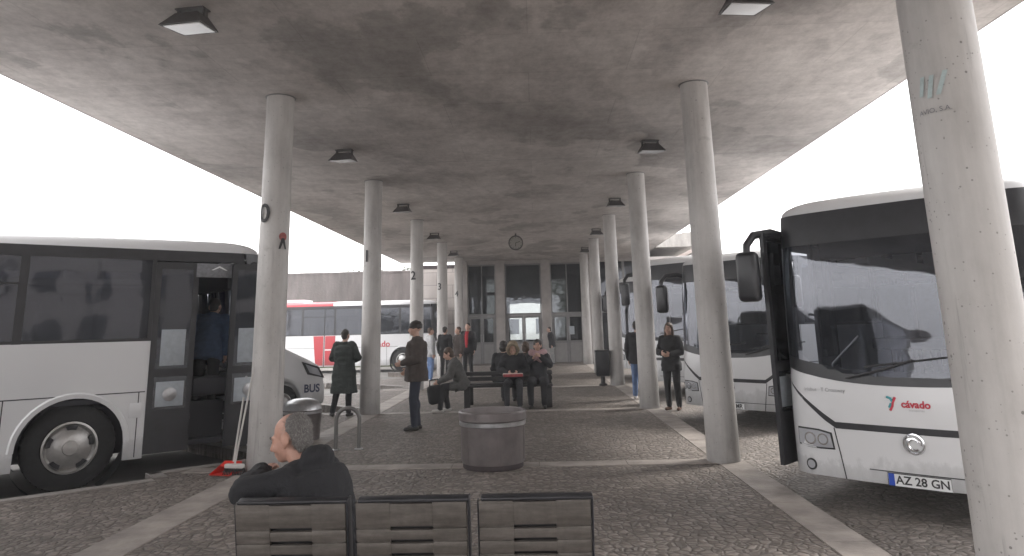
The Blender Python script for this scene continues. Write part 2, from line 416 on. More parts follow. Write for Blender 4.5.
# ------------------------------------------------------------------ columns
def column(x, y, rb, rt, label):
    c = thing('column', label, 'column', (x, y, 0), 0, 'round columns carrying the canopy')
    mb = MB(); mb.lathe([(rb + .004, 0), (rb + .002, .35), (rb - .005, 1.2), ((rb + rt) / 2, 2.5), (rt, ZC - .30), (rt, ZC - .012)], 40)
    mb.build('shaft', M['col'], c)
    mb = MB(); mb.lathe([(rt + .012, ZC - .012), (rt + .02, ZC - .001)], 40); mb.build('joint_ring', M['frame'], c)
    return c
def oncyl(r, th0, z0, off=.004):
    return lambda u, w: ((r + off) * math.cos(th0 + u / r), (r + off) * math.sin(th0 + u / r), z0 + w)
nums = ['0', '1', '2', '3', '4']
lab_l = ['pale round column marked 0 with a red sticker, behind the seated man', 'pale round column marked 1 beside the woman in the long dark coat',
         'pale round column marked 2 just behind the standing man in dark jacket', 'slim far column marked 3 near the group of waiting people', 'farthest left column marked 4 by the glazed station front']
for i, y in enumerate(rows[1:]):
    c = column(XL, y, .20, .180, lab_l[i])
    th = R(-112)
    text_on(oncyl(.2, th, 3.12), nums[i], .34, M['ink'], c, 'number', bold=.006)
    if i == 0:
        mb = MB()
        f = oncyl(.197, R(-38), 2.75)
        v2 = [(.055 * math.cos(a), .08 + .055 * math.sin(a)) for a in [2 * PI * q / 20 for q in range(20)]]
        mb.add([f(*p) for p in v2], [list(range(20))]); mb.build('red_sticker', M['redst'], c, fix=False)
        f2 = oncyl(.197, R(-38), 2.75, .006); mb = MB()
        mb.add([f2(*p) for p in [(-.055, -.08), (-.03, -.08), (.0, .0), (.03, -.08), (.055, -.08), (.02, .06), (-.02, .06)]], [[0, 1, 2, 6], [2, 3, 4, 5], [6, 2, 5]])
        mb.build('black_mark', M['ink'], c, fix=False)
lab_r = ['huge near column at the right edge with faded lettering and teal stripes', 'pale pitted column in front of the white coaches, second on the right',
         'dark streaked column with a person standing half behind it', 'right hand column with black coach mirrors curving out behind it', 'far right column behind the small black litter bin', 'farthest right column meeting the glazed station front']
for i, y in enumerate(rows):
    if i == 0: y = 3.63
    c = column(XR - (0 if i else .03), y, .192 if i else .178, .180 if i else .170, lab_r[i])
    if i == 0:
        for (u, w, hh, sl) in ((-.055, .03, .1, .010), (-.012, .02, .115, .012), (.04, .03, .12, .022)):
            f = oncyl(.176, R(-143), 2.74); mb = MB()
            n = 4
            vv = []
            for q in range(n + 1):
                t = q / n; vv += [f(u - sl + 2 * sl * t, w - hh / 2 + hh * t), f(u - sl + 2 * sl * t + .022, w - hh / 2 + hh * t)]
            mb.add(vv, [(2 * q, 2 * q + 1, 2 * q + 3, 2 * q + 2) for q in range(n)]); mb.build('faded_stripe', M['fadeteal'], c, fix=False)
        text_on(oncyl(.177, R(-143), 2.635), 'AVIO, S.A.', .036, M['fade'], c, 'faded_lettering')

# ------------------------------------------------------------------ ceiling lamps
def lamp_proto():
    t = thing('ceiling_floodlight', 'x', 'lamp', (0, 0, 0), 0, 'floodlights under the canopy')
    mb = MB()
    # tapered housing hanging under a bracket, glass facing down and slightly along +y
    v = [(-.19, -.16, 0), (.19, -.16, 0), (.22, .2, -.03), (-.22, .2, -.03), (-.12, -.07, .13), (.12, -.07, .13), (.12, .10, .12), (-.12, .10, .12)]
    mb.add(v, [(0, 3, 2, 1), (4, 5, 6, 7), (0, 1, 5, 4), (1, 2, 6, 5), (2, 3, 7, 6), (3, 0, 4, 7)])
    mb.build('housing', M['lampbody'], t, 20)
    mb = MB(); mb.add([(-.165, -.135, -.006), (.165, -.135, -.006), (.19, .165, -.036), (-.19, .165, -.036), (-.165, -.135, .02), (.165, -.135, .02), (.19, .165, 0), (-.19, .165, 0)],
                      [(0, 3, 2, 1), (4, 5, 6, 7), (0, 1, 5, 4), (1, 2, 6, 5), (2, 3, 7, 6), (3, 0, 4, 7)])
    mb.build('lens', M['lampglass'], t, 20)
    mb = MB(); mb.box(-.15, -.125, -.02, .03, .04, .176); mb.box(.125, .15, -.02, .03, .04, .176); mb.box(-.15, .15, -.06, .07, .174, .188); mb.build('bracket', M['lampbody'], t)
    return t
lp = lamp_proto(); first = True
lamp_labels = {0: ('nearest left floodlight, white glass, fixed under the concrete canopy', 'nearest right floodlight in a dark frame under the canopy'),
    1: ('second floodlight on the left, between columns 0 and 1', 'second floodlight on the right, beside the second column'),
    2: ('third floodlight on the left, between columns 1 and 2', 'third floodlight on the right, above the coach mirrors'),
    3: ('fourth floodlight on the left, between columns 2 and 3', 'fourth floodlight on the right, small and far under the slab'),
    4: ('farthest left floodlight, near column 4 and the station front', 'farthest right floodlight, near the station front')}
for k in range(5):
    for j, x in enumerate((-3.27, 2.07)):
        o = lp if first else copy_tree(lp); first = False
        o.location = (x, 6.45 + 5.72 * k, ZC - .19); o['label'] = lamp_labels[k][j]
        o.rotation_euler = (0, 0, R(180 + (8 if j else -8)))

# ------------------------------------------------------------------ clock
ck = thing('platform_clock', 'round double faced clock hanging under the canopy', 'clock', (-.60, 24.3, 4.42))
Mx = Matrix.Rotation(R(90), 4, 'X')
mb = MB(); mb.lathe([(.215, -.06), (.25, -.06), (.25, .06), (.215, .06)], 36, 0, Mx, cap=False); mb.lathe([(.212, -.055), (.212, .055)], 36, 0, Mx); mb.build('case', M['lampbody'], ck)
mb = MB(); mb.lathe([(.208, -.058), (.208, .0581)], 36, 0, Mx)
for h in range(12): mb.box(-.006, .006, -.063, -.0575, .165, .195, 1, Matrix.Rotation(R(30 * h), 4, 'Y'))
mb.build('face', [M['clockface'], M['ink']], ck)
mb = MB(); mb.box(-.008, .008, -.066, -.0635, 0, .15, 0, Matrix.Rotation(R(75), 4, 'Y')); mb.build('minute_hand', M['ink'], ck)
mb = MB(); mb.box(-.01, .01, -.070, -.0665, 0, .12, 0, Matrix.Rotation(R(185), 4, 'Y')); mb.build('hour_hand', M['ink'], ck)
mb = MB(); mb.box(-.025, .025, -.02, .02, .248, ZC - 4.42 - .001); mb.build('hanger', M['lampbody'], ck)

# ------------------------------------------------------------------ coaches
def make_bus(label, loc, heading, length=11.6, hub=2.45, rear_hub=8.7, belt=1.72, group='coaches parked in the bays', name='coach',
             front_detail=True, door_open=True, red=False, mirrors=True, reach=1.0, plate='', logo=False, side_text=None, posts=(), seats=True, stripe=True, front_door=True):
    b = thing(name, label, 'bus', (loc[0], loc[1], ROAD), heading, group)
    W, H, ZB, ZT = 1.24, 3.12, .29, 2.90
    BOW, RC = .10, .26
    X0 = -(BOW + RC)
    DX0, DX1 = (-1.66, -.46) if front_door else (X0 - .06, X0 - .03)      # door bay
    def rake(z):
        if z < .75: return .0
        if z < 1.3: return .05 * ((z - .75) / .55) ** 2
        return .05 + .025 * (z - 1.3) + .09 * max(0, (z - 1.3) / 1.6) ** 2.5
    def plan(y):
        a = abs(y); e = max(0, a - (W - RC)); return -BOW * (a / W) ** 2 - (RC - math.sqrt(max(0, RC * RC - e * e)))
    def fx(y, z): return plan(y) - rake(z)
    ys = [-W + RC * (1 - math.cos(t)) for t in np.linspace(0, PI / 2, 9)]
    ys = ys + list(np.linspace(-W + RC, W - RC, 13))[1:-1] + [-y for y in reversed(ys)]
    def fy(u):                                    # u in 0..1 over the front, denser in the corners
        p = u * (len(ys) - 1); i = min(int(p), len(ys) - 2); return ys[i] + (ys[i + 1] - ys[i]) * (p - i)
    nU = len(ys) - 1
    def F(y, z, off=0.0):
        e = 1e-3; a = max(-W + 2e-3, min(W - 2e-3, y))
        n = Vector((1, -(fx(a + e, z) - fx(a - e, z)) / (2 * e), -(fx(a, z + e) - fx(a, z - e)) / (2 * e))).normalized()
        return tuple(Vector((fx(a, z), y, z)) + n * off)
    ws_lo = lambda y: 1.16 + .16 * (abs(y) / W) ** 2.5
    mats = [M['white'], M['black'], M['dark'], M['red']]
    body = MB()
    # front lower panel
    body.grid(lambda u, v: (fx(fy(u), ZB + v * (ws_lo(fy(u)) - ZB)), fy(u), ZB + v * (ws_lo(fy(u)) - ZB)), nU, 8, 0)
    # band above the windscreen (black)
    # sides
    def arch(xc, r=.57, n=14):
        out = []
        for i in range(n + 1):
            a = PI * i / n; x = xc + r * math.cos(a); z = .5 + r * math.sin(a); out.append((x, z))
        return [(out[0][0], ZB)] + out + [(out[-1][0], ZB)]
    for s in (-1, 1):
        xs = (DX0 if s < 0 else X0)
        poly = [(xs, belt), (xs, ZB)] + arch(-hub) + arch(-rear_hub) + [(-length, ZB), (-length, belt)]
        body.prism(poly, lambda u, v, t: (u, s * t, v), W - .035, W)
        # cant rail and jambs
        body.prism([(X0 - rake(2.76), 2.76), (-length, 2.76), (-length, ZT), (X0 - rake(ZT), ZT)], lambda u, v, t: (u, s * t, v), W - .035, W - .001, 1)
        if s < 0:
            body.prism([(X0, ZB), (X0 - rake(1.3), 1.3), (X0 - rake(2.76), 2.76), (DX1 - rake(2.76), 2.76), (DX1, 1.3), (DX1, ZB)], lambda u, v, t: (u, s * t, v), W - .035, W - .0005, 1)
        else:
            body.prism([(X0, belt), (X0 - rake(2.76), 2.76), (X0 - .12 - rake(2.76), 2.76), (X0 - .12, belt)], lambda u, v, t: (u, s * t, v), W - .035, W - .0005, 1)
    # rear
    body.box(-length - .03, -length, -W, W, ZB, 1.75, 0); body.box(-length - .03, -length, -W, -W + .15, 1.75, ZT, 0); body.box(-length - .03, -length, W - .15, W, 1.75, ZT, 0); body.box(-length - .03, -length, -W + .15, W - .15, 2.7, ZT, 0)
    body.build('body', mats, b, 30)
    # roof by inset rings of the outline
    def ring(e, z):
        pts = []
        for y in ys:
            yy = y * (1 - e / W); x = fx(y, ZT) - e * 1.25 * (1 if True else 0)
            pts.append((x, yy, z))
        for x in np.linspace(X0 - rake(ZT), -length - .03, 8)[1:]:
            pts.append((min(x, X0 - rake(ZT) - e * 1.25) + (e if x < -length + .1 else 0), W - e, z))
        for x in np.linspace(-length - .03, X0 - rake(ZT), 8)[:-1]:
            pts.append((min(x, X0 - rake(ZT) - e * 1.25) + (e if x < -length + .1 else 0), -W + e, z))
        return pts
    rf = MB(); rr = []
    hh = H - ZT
    for a in np.linspace(0, PI / 2, 7): rr.append(ring(.34 * (1 - math.cos(a)), ZT + hh * .82 * math.sin(a)))
    rr.append(ring(.75, H)); n = len(rr[0])
    v = [p for q in rr for p in q]
    f = [(j * n + i, j * n + (i + 1) % n, (j + 1) * n + (i + 1) % n, (j + 1) * n + i) for j in range(len(rr) - 1) for i in range(n)]
    f.append(tuple((len(rr) - 1) * n + i for i in range(n)))
    mi = []
    for j in range(len(rr) - 1):
        for i in range(n):
            x = v[j * n + i][0]; mi.append(1 if (red and x < -5.45) else 0)
    mi.append(0)
    o0 = len(rf.v); rf.v += v; rf.f += f; rf.m += mi
    rf.box(-length + 2.2, -length + 4.2, -.7, .7, H - .01, H + .12, 0)
    ro = rf.build('roof', [M['white'], M['red']], b, 40)
    # underbody + floor + bulkhead
    u = MB(); u.box(-length + .05, X0 - .25, -W + .3, W - .3, .34, .9, 2); u.box(-length, DX0 - .0, -W + .04, W - .04, .98, 1.04, 2); u.box(DX0, X0 - .05, -.35, W - .04, .9, .96, 2)
    u.box(-length, X0 - .4, -W + .04, W - .04, 2.78, 2.84, 2)
    if door_open:
        u.box(DX0, DX1, -W + .06, -.35, .40, .44, 2); u.box(DX0, DX1, -W + .40, -.35, .62, .66, 2); u.box(DX0, DX1, -W + .68, -.35, .80, .84, 2)
        u.box(DX0 - .04, DX0, -W + .04, -.35, .36, 1.0, 2)
    u.build('floor', mats, b)
    # windscreen
    wsn = MB(); wsn.grid(lambda a, c: F(fy(.05 + .90 * a), ws_lo(fy(.05 + .9 * a)) + .03 + c * (2.60 - ws_lo(fy(.05 + .9 * a)))), nU, 6)
    wo = wsn.build('windscreen', M['gw'], b, 60)
    fr = MB()
    fr.grid(lambda a, c: F(fy(a), ws_lo(fy(a)) + c * .13, .004), nU, 1, 0)
    fr.grid(lambda a, c: F(fy(a), 2.56 + c * (ZT - 2.56), .004), nU, 3, 0)
    for s in (0, 1):
        fr.grid(lambda a, c: F(fy(a * .11 if s == 0 else 1 - a * .11), ws_lo(1.2) - .02 + c * (2.6 - ws_lo(1.2)), .003), 5, 6, 0)
    fr.build('windscreen_frame', M['black'], wo, 60)
    for s, yy in ((1, -.55), (-1, .35)):           # wipers
        wmb = MB(); pts = [F(yy + t * .62 * 1.0, 1.22 + .13 * t + .05 * t * t, .03) for t in np.linspace(0, 1, 6)]
        wmb.tube(pts, .011, 6); pts = [F(yy + .18 + t * .75, 1.33 + .10 * t, .022) for t in np.linspace(0, 1, 6)]; wmb.tube(pts, .009, 6)
        wmb.build('wiper', M['black'], wo)
    # destination box behind the glass
    db = MB(); db.rbox(-.62, -.46, -.85, .85, 2.42, 2.70, .02); db.build('destination_box', M['dark'], b)
    # side windows: bonded glazing with dark posts between
    for s in (-1, 1):
        x1 = DX0 if s < 0 else X0 - .14
        edges = [x1]
        while edges[-1] - 1.45 > -length + .4: edges.append(edges[-1] - 1.45)
        edges.append(-length + .02)
        for i in range(len(edges) - 1):
            a, c = edges[i], edges[i + 1]
            sw = MB(); ra = rake(2.2) if (s > 0 and i == 0) else 0
            sw.box(c + .045, a - .045, s * (W - .012), s * (W - .004), belt + .03, 2.765)
            so = sw.build('side_window', M['gs'], b)
            pm = MB(); pm.box(c - .047, c + .047, s * (W - .03), s * (W + .001), belt - .002, 2.765)
            pm.box(c + .047, a - .047, s * (W - .03), s * (W - .001), belt - .001, belt + .035)
            if i == 0: pm.box(a - .047, a, s * (W - .03), s * (W + .001), belt, 2.765)
            if i % 2 == 1: pm.box(c + .047, a - .047, s * (W - .014), s * (W + .003), 2.42, 2.445)
            pm.build('frame', M['black'], so)
    rw = MB(); rw.box(-length - .02, -length - .012, -W + .15, W - .15, 1.75, 2.7); rw.build('rear_window', M['gs'], b)
    # panel gaps, locker flaps
    gp = MB()
    for s in (-1, 1):
        x1 = DX0 if s < 0 else X0
        gp.box(-length + .1, x1 - .02, s * (W - .01), s * (W + .0015), 1.085, 1.098)
        for x in (-hub + .70, -hub - .72, -hub - 2.2, -hub - 3.7, -rear_hub + .7, -rear_hub - .7):
            if x < x1 - .05: gp.box(x - .006, x + .006, s * (W - .01), s * (W + .0018), ZB + .02, 1.086)
    gp.build('panel_gap', M['black'], b)
    if front_door: fl = MB(); fl.rbox(DX0 - .19, DX0 - .05, -W - .004, -W + .01, .78, .96, .004); fl.build('flap', M['white'], b)
    # wheels
    wheels = [(-hub, -1), (-hub, 1), (-rear_hub, -1), (-rear_hub, 1)]
    for (x, s) in wheels:
        Mw = Matrix.Translation((x, s * (W - .05), .5)) @ Matrix.Rotation(R(90) * (1 if s < 0 else -1), 4, 'X')
        w_ = MB(); w_.lathe([(.29, -.0), (.31, .02), (.42, .015), (.475, -.01), (.50, -.05), (.50, -.22), (.47, -.27), (.3, -.27)], 40, 0, Mw, cap=False)
        for q in range(40):
            a = 2 * PI * q / 40
            w_.box(-.012, .012, .482, .503, -.23, -.04, 0, Mw @ Matrix.Rotation(a, 4, 'Z'))
        wob = w_.build('wheel', M['rubber'], b)
        rm = MB(); rm.lathe([(.292, .012), (.298, .03), (.275, .035), (.262, .012), (.24, .0), (.20, .03), (.12, .05), (.085, .055), (.08, .075), (.0, .078)], 40, 0, Mw, cap=False)
        rm.build('rim', M['rim'], wob)
        sl = MB()
        for q in range(5):
            a0 = 2 * PI * q / 5 + .3
            prof = []
            for aa in np.linspace(a0 - .26, a0 + .26, 6): prof.append((.252 * math.cos(aa), .252 * math.sin(aa)))
            for aa in np.linspace(a0 + .22, a0 - .22, 6): prof.append((.205 * math.cos(aa), .205 * math.sin(aa)))
            sl.prism(prof, lambda u_, v_, t: tuple(Mw @ Vector((u_, v_, t))), .0, .034)
        sl.build('rim_slot', M['black'], wob)
        wl = MB(); wl.lathe([(.57, -.02), (.60, .066), (.57, .07), (.555, .0)], 30, 0, Mw @ Matrix.Rotation(0, 4, 'Z'), a0=0 if s > 0 else 0, a1=2 * PI * .5, cap=False) if False else None
        ar = MB()
        n_ = 20; vv = []
        for i in range(n_ + 1):
            a = PI * i / n_
            for (r_, t) in ((.572, W - .03), (.565, W + .018), (.615, W + .022), (.635, W - .002)):
                vv.append((x + r_ * math.cos(a), s * t, .5 + r_ * math.sin(a)))
        ff = [(i * 4 + k, i * 4 + k + 1, i * 4 + k + 5, i * 4 + k + 4) for i in range(n_) for k in range(3)]
        ar.add(vv, ff); ar.build('wheel_arch', M['white'], b, 30)
        wb = MB(); wb.lathe([(.62, -.32), (.62, -.03)], 24, 0, Mw, cap=False); wb.build('wheel_well', M['dark'], b)
    # door
    lw = DX1 - DX0
    def leaf(x0, x1, yo, nm):
        f_ = MB(); t = .045
        z0, z1 = .33, 2.74
        f_.box(x0, x0 + .07, yo - t, yo, z0, z1); f_.box(x1 - .07, x1, yo - t, yo, z0, z1); f_.box(x0 + .07, x1 - .07, yo - t, yo, z1 - .09, z1)
        f_.box(x0 + .07, x1 - .07, yo - t, yo, z0, .86); f_.box(x0 + .07, x1 - .07, yo - t, yo, 1.26, 1.36)
        d = f_.build(nm, M['black'], b)
        p = MB(); p.box(x0 + .07, x1 - .07, yo - t * .97, yo - t * .88, 1.36, z1 - .09); p.build('door_pane', M['gd'], d)
        p = MB(); p.box(x0 + .07, x1 - .07, yo - t * .97, yo - t * .88, .86, 1.26); p.build('door_pane', M['gd'], d)
        p = MB(); p.rbox(x0 + .12, x1 - .12, yo - t - .002, yo - t * .98, 1.40, 1.86, .003); p.build('sticker', M['sticker'], d)
        p = MB(); p.rbox(x0 + .10, x1 - .10, yo - t - .004, yo - .02, .89, 1.20, .003); p.build('plate', M['sticker'], d)
        p = MB(); p.lathe([(.085, 0), (.085, .006), (.07, .012), (0, .014)], 24, 0, Matrix.Translation(((x0 + x1) / 2, yo - t - .005, 1.04)) @ Matrix.Rotation(R(90), 4, 'X')); p.build('button', M['steel'], d)
        return d
    if not front_door: pass
    elif door_open:
        leaf(DX0, DX0 + .54, -W + .035, 'door')
        leaf(DX1 - .24, DX1 + .36, -W - .05, 'door')
        hb = MB(); hb.tube([(DX1 + .02, -W - .1, 1.2), (DX1 - .02, -W + .1, 1.2), (DX1 - .05, -W + .3, 1.15)], .018); hb.tube([(DX0 + .56, -W + .12, .7), (DX0 + .56, -W + .16, 1.3), (DX0 + .62, -W + .5, 1.6)], .016, 8); hb.build('grab_rail', M['steel'], b)
    else:
        leaf(DX0, DX0 + lw / 2 - .005, -W + .04, 'door'); leaf(DX0 + lw / 2 + .005, DX1, -W + .04, 'door')
    if front_door:
     sg = MB(); sg.rbox(DX0 + .50, DX1 - .06, -W - .012, -W + .01, 2.55, 2.74, .006); so = sg.build('door_sign', M['fade'], b)
     mk = MB(); c_ = (DX0 + DX1) / 2 + .2
     mk.prism([(c_ - .11, 2.65), (c_, 2.71), (c_ + .11, 2.65), (c_ + .08, 2.65), (c_, 2.685), (c_ - .08, 2.65)], lambda u_, v_, t: (u_, -W - t, v_), .012, .015)
     mk.build('chevron', M['plate'], so)
    # front detail
    def conf(poly, off, thick, m, nm, par=b):
        p = MB(); p.prism(poly, lambda u_, v_, t: F(u_, v_, t), -.01, off); return p.build(nm, m, par, 30)
    for s in (-1, 1):
        hl = conf([(s * .73, .545), (s * .88, .54), (s * 1.0, .545), (s * 1.11, .56), (s * 1.11, .73), (s * 1.0, .73), (s * .88, .725), (s * .75, .70)], .006, .01, M['ink'], 'headlight')
        conf([(s * .745, .56), (s * .88, .555), (s * 1.0, .56), (s * 1.10, .575), (s * 1.10, .715), (s * 1.0, .715), (s * .88, .71), (s * .765, .688)], .010, .01, M['lens'], 'lens', hl)
        for (yy, r_) in ((.84, .056), (.97, .060)):
            q = conf([(s * yy + r_ * math.cos(a), .632 + r_ * math.sin(a)) for a in np.linspace(0, 2 * PI, 19)[:-1]], .016, .01, M['chrome'], 'reflector', hl)
            conf([(s * yy + r_ * .72 * math.cos(a), .632 + r_ * .72 * math.sin(a)) for a in np.linspace(0, 2 * PI, 17)[:-1]], .019, .01, M['lens'], 'bulb_hood', hl)
        fg = conf([(s * .99 + .055 * math.cos(a), .385 + .055 * math.sin(a)) for a in np.linspace(0, 2 * PI, 19)[:-1]], .006, .01, M['ink'], 'fog_light')
        conf([(s * .99 + .038 * math.cos(a), .385 + .038 * math.sin(a)) for a in np.linspace(0, 2 * PI, 19)[:-1]], .010, .01, M['lens'], 'lens', fg)
    # dark line curving down from the corner, then straight across
    if stripe:
        st = MB()
        yy = [-1.21, -1.15, -1.08, -1.0, -.93, -.86, -.8, -.7, -.5, -.25, 0, .25, .5, .7, .8, .86, .93, 1.0, 1.08, 1.15, 1.21]
        zc = lambda y: .775 if abs(y) < .70 else .775 + .42 * ((abs(y) - .70) / .52) ** 1.15
        hw = lambda y: .030 if abs(y) < .8 else .030 - .022 * (abs(y) - .8) / .42
        vv = []
        for y in yy: vv += [F(y, zc(y) - hw(y), .003), F(y, zc(y) + hw(y), .003)]
        st.add(vv, [(2 * i, 2 * i + 2, 2 * i + 3, 2 * i + 1) for i in range(len(yy) - 1)]); st.build('front_band', M['black'], b, fix=False)
        sm = MB()
        for s in (-1, 1):
            pts = [(s * .72, .75), (s * .70, .62), (s * .68, .5), (s * .65, ZB)]
            sm.tube([F(y, z, .0) for y, z in pts], .006, 6)
        sm.tube([F(y, .405, .0) for y in np.linspace(-.42, 1.0, 10)], .005, 6)
        sm.build('seam', M['ink'], b)
    if front_detail:
        emb = MB(); pts = [F(-.0 + .085 * math.cos(a), .665 + .085 * math.sin(a), .014) for a in np.linspace(0, 2 * PI, 25)]
        emb.tube(pts, .011, 6); pts = [F(-.0 + .05 * math.cos(a), .66 + .05 * math.sin(a), .012) for a in np.linspace(.6, 5.4, 14)]; emb.tube(pts, .012, 6)
        emb.tube([F(-.05, .70, .012), F(.0, .715, .02), F(.05, .69, .012), F(.06, .655, .01)], .011, 6); emb.build('emblem', M['chrome'], b)
    if plate:
        pl = conf([(-.26, .285), (.26, .285), (.26, .395), (-.26, .395)], .012, .01, M['plate'], 'number_plate')
        bl = conf([(-.255, .289), (-.205, .289), (-.205, .391), (-.255, .391)], .014, .01, M['blue'], 'blue_band', pl)
        text_on(lambda u_, v_: F(u_ + .028, v_ + .34, .0145), plate, .100, M['ink'], pl, bold=.002)
        bd = MB(); bd.tube([F(y, z, .012) for y, z in ((-.26, .285), (.26, .285), (.26, .395), (-.26, .395), (-.26, .285))], .004, 6); bd.build('plate_rim', M['ink'], pl)
    if logo:
        text_on(lambda u_, v_: F(u_ + .05, v_ + 1.005, .004), 'cávado', .088, M['reda'], b, 'company_name', bold=.003)
        text_on(lambda u_, v_: F(u_ + .055, v_ + .955, .004), 'transportes', .028, M['grey'], b, 'small_lettering')
        for (pts, mm) in (([(-.195, 1.065), (-.165, 1.055), (-.145, 1.02)], 'teal'), ([(-.12, 1.065), (-.143, 1.02), (-.15, .985), (-.172, .945)], 'reda'), ([(-.158, 1.01), (-.178, .97)], 'teal')):
            q = MB(); q.tube([F(y, z, .0) for y, z in pts], .012, 6); q.build('company_mark', M[mm], b)
        text_on(lambda u_, v_: F(u_ - .93, v_ + 1.10, .004), 'irisbus', .05, M['grey'], b, 'small_lettering')
        text_on(lambda u_, v_: F(u_ - .70, v_ + 1.10, .004), 'T Crossway', .05, M['fade'], b, 'small_lettering')
    # luggage racks added, pale edges standing in for light strips in the windows
    for s in (-1, 1):
        q = MB(); x1 = DX0 - .1 if s < 0 else X0 - 1.6
        q.rbox(-length + .3, x1, min(s * .80, s * 1.16), max(s * .80, s * 1.16), 2.44, 2.50, .015); q.rbox(-length + .3, x1, min(s * .77, s * .80), max(s * .77, s * .80), 2.42, 2.53, .01)
        for x in np.arange(x1 - .5, -length + .6, -1.45): q.box(x - .02, x + .02, min(s * .8, s * 1.1), max(s * .8, s * 1.1), 2.5, 2.78)
        q.build('luggage_rack', M['plate'], b)
    # dashboard, wheel, seats
    ds = MB(); ds.rbox(X0 - .72, X0 + .10, -W + .12, W - .12, .98, 1.22, .05); ds.rbox(X0 - .85, X0 - .3, .25, 1.05, 1.1, 1.36, .05); ds.build('dashboard', M['dark'], b)
    sw = MB(); Ms = Matrix.Translation((X0 - .88, .62, 1.45)) @ Matrix.Rotation(R(-55), 4, 'Y'); sw.tube([tuple(Ms @ Vector((.23 * math.cos(a), .23 * math.sin(a), 0))) for a in np.linspace(0, 2 * PI, 25)], .016, 8)
    sw.box(-.22, .22, -.02, .02, -.02, .01, 0, Ms); sw.build('steering_wheel', M['dark'], b)
    if seats:
        def seat(x, y, z, nm='seat'):
            q = MB(); q.rbox(x - .24, x + .24, y - .21, y + .21, z + .36, z + .5, .04); q.rbox(x - .34, x - .2, y - .21, y + .21, z + .42, z + 1.18, .05, 2, 0, None); q.box(x - .1, x + .1, y - .03, y + .03, z, z + .37)
            return q.build(nm, M['seat'], b)
        seat(X0 - 1.35, .62, .96, 'driver_seat')
        s0 = seat(-2.7, .9, 1.04)
        for r_ in range(int((length - 3.4) / .85)):
            for y in (.9, .45, -.45, -.9):
                if r_ == 0 and y == .9: continue
                c = s0.copy(); COL.objects.link(c); c.parent = b; c.location = (-.85 * r_, y - .9, 0)
    # mirrors: curved arm from the roof corner, housing hanging in front
    if mirrors:
        for s in (-1, 1):
            mb = MB(); a = Vector((X0 - .12, s * (W - .08), 2.68))
            k_ = reach; mb.tube([a, a + Vector((.22 * k_, s * .12 * k_, .06)), a + Vector((.42 * k_, s * .22 * k_, .03)), a + Vector((.50 * k_, s * .27 * k_, -.08)), a + Vector((.50 * k_, s * .28 * k_, -.2))], [.05, .05, .045, .042, .04], 10)
            mo = mb.build('mirror', M['black'], b)
            h = MB(); c = a + Vector((.49 * k_, s * .28 * k_, -.42)); h.rbox(c.x - .07, c.x + .07, c.y - .125, c.y + .125, c.z - .27, c.z + .27, .06, 3); h.build('mirror_housing', M['black'], mo)
            gl = MB(); gl.rbox(c.x - .074, c.x - .069, c.y - .1, c.y + .1, c.z - .22, c.z + .22, .002); gl.build('mirror_glass', M['chrome'], mo)
    if red:
        for (x0_, x1_, nm) in ((-5.62, -5.25, 'red_panel'), (-5.21, -4.72, 'red_panel')):
            q = MB(); poly = [(x0_ + .02, ZB + .05), (x1_ - .02, ZB + .05), (x1_ - .02, belt - .02), (x0_ + .02 - (.12 if x0_ < -5.3 else 0), belt - .02)]
            q.prism(poly, lambda u_, v_, t: (u_, -t, v_), W - .005, W + .006); q.build(nm, M['red'], b)
        q = MB(); q.box(-5.2, -4.73, -W - .009, -W - .004, .98, 1.03); q.build('white_line', M['plate'], b)
        dd = MB(); dd.box(-5.25, -5.21, -W - .01, -W, ZB, 2.75); dd.build('door_gap', M['black'], b)
        text_on(lambda u_, v_: (u_ - 2.80, -W - .004, v_ + 1.20), 'cávado', .36, M['reda'], b, 'company_name', bold=.008)
    return b

HL = math.atan2(.643, .766)                       # left coach heads away to the right
hubw = Vector((-5.593, 8.888, 0)); hd = Vector((math.cos(HL), math.sin(HL), 0)); nl = Vector((-hd.y, hd.x, 0))
c0 = hubw + hd * 2.45 + nl * 1.24
make_bus('big white coach on the left with a man in its open front door', c0, HL, mirrors=True, reach=.5, logo=False, plate='AV 41 MT')
make_bus('unseen white coach added beside the camera for the near windscreen to reflect', c0 - Vector((.75, 6.4, 0)), HL, mirrors=True, seats=False)  # out of frame, added so the right-hand windscreens have something to reflect
def right_bus(cor, deg, label, **kw):
    """cor: ground point of the front corner nearest the platform"""
    a = R(deg); h = Vector((math.cos(a), math.sin(a), 0)); n = Vector((-h.y, h.x, 0))
    c = Vector((*cor, 0)) + n * 1.24 + h * .20
    return make_bus(label, c, a, **kw)
right_bus((2.62, 7.98), 227, 'nearest white coach on the right with a red company name on its front', plate='AZ 28 GN', logo=True)
right_bus((2.80, 14.5), 219, 'second white coach on the right, just behind the pale pitted column', plate='83 52 MR', door_open=False, logo=False)
cC = right_bus((2.78, 20.2), 222, 'third white coach on the right, half hidden behind the dark streaked column', door_open=False, logo=False, seats=False)
cC.scale = (1, 1, 1.15)
cD = right_bus((2.80, 26.0), 222, 'farthest white coach on the right, seen between the far columns', door_open=False, logo=False, seats=False)
cD.scale = (1, 1, 1.12)
make_bus('red and white coach parked broadside before the stained retaining wall', (-4.15, 32.358 + 1.24, 0), 0, hub=1.73, rear_hub=7.9, length=10.6, red=True, front_door=False, mirrors=False, logo=False, door_open=False, belt=1.62, front_detail=False)

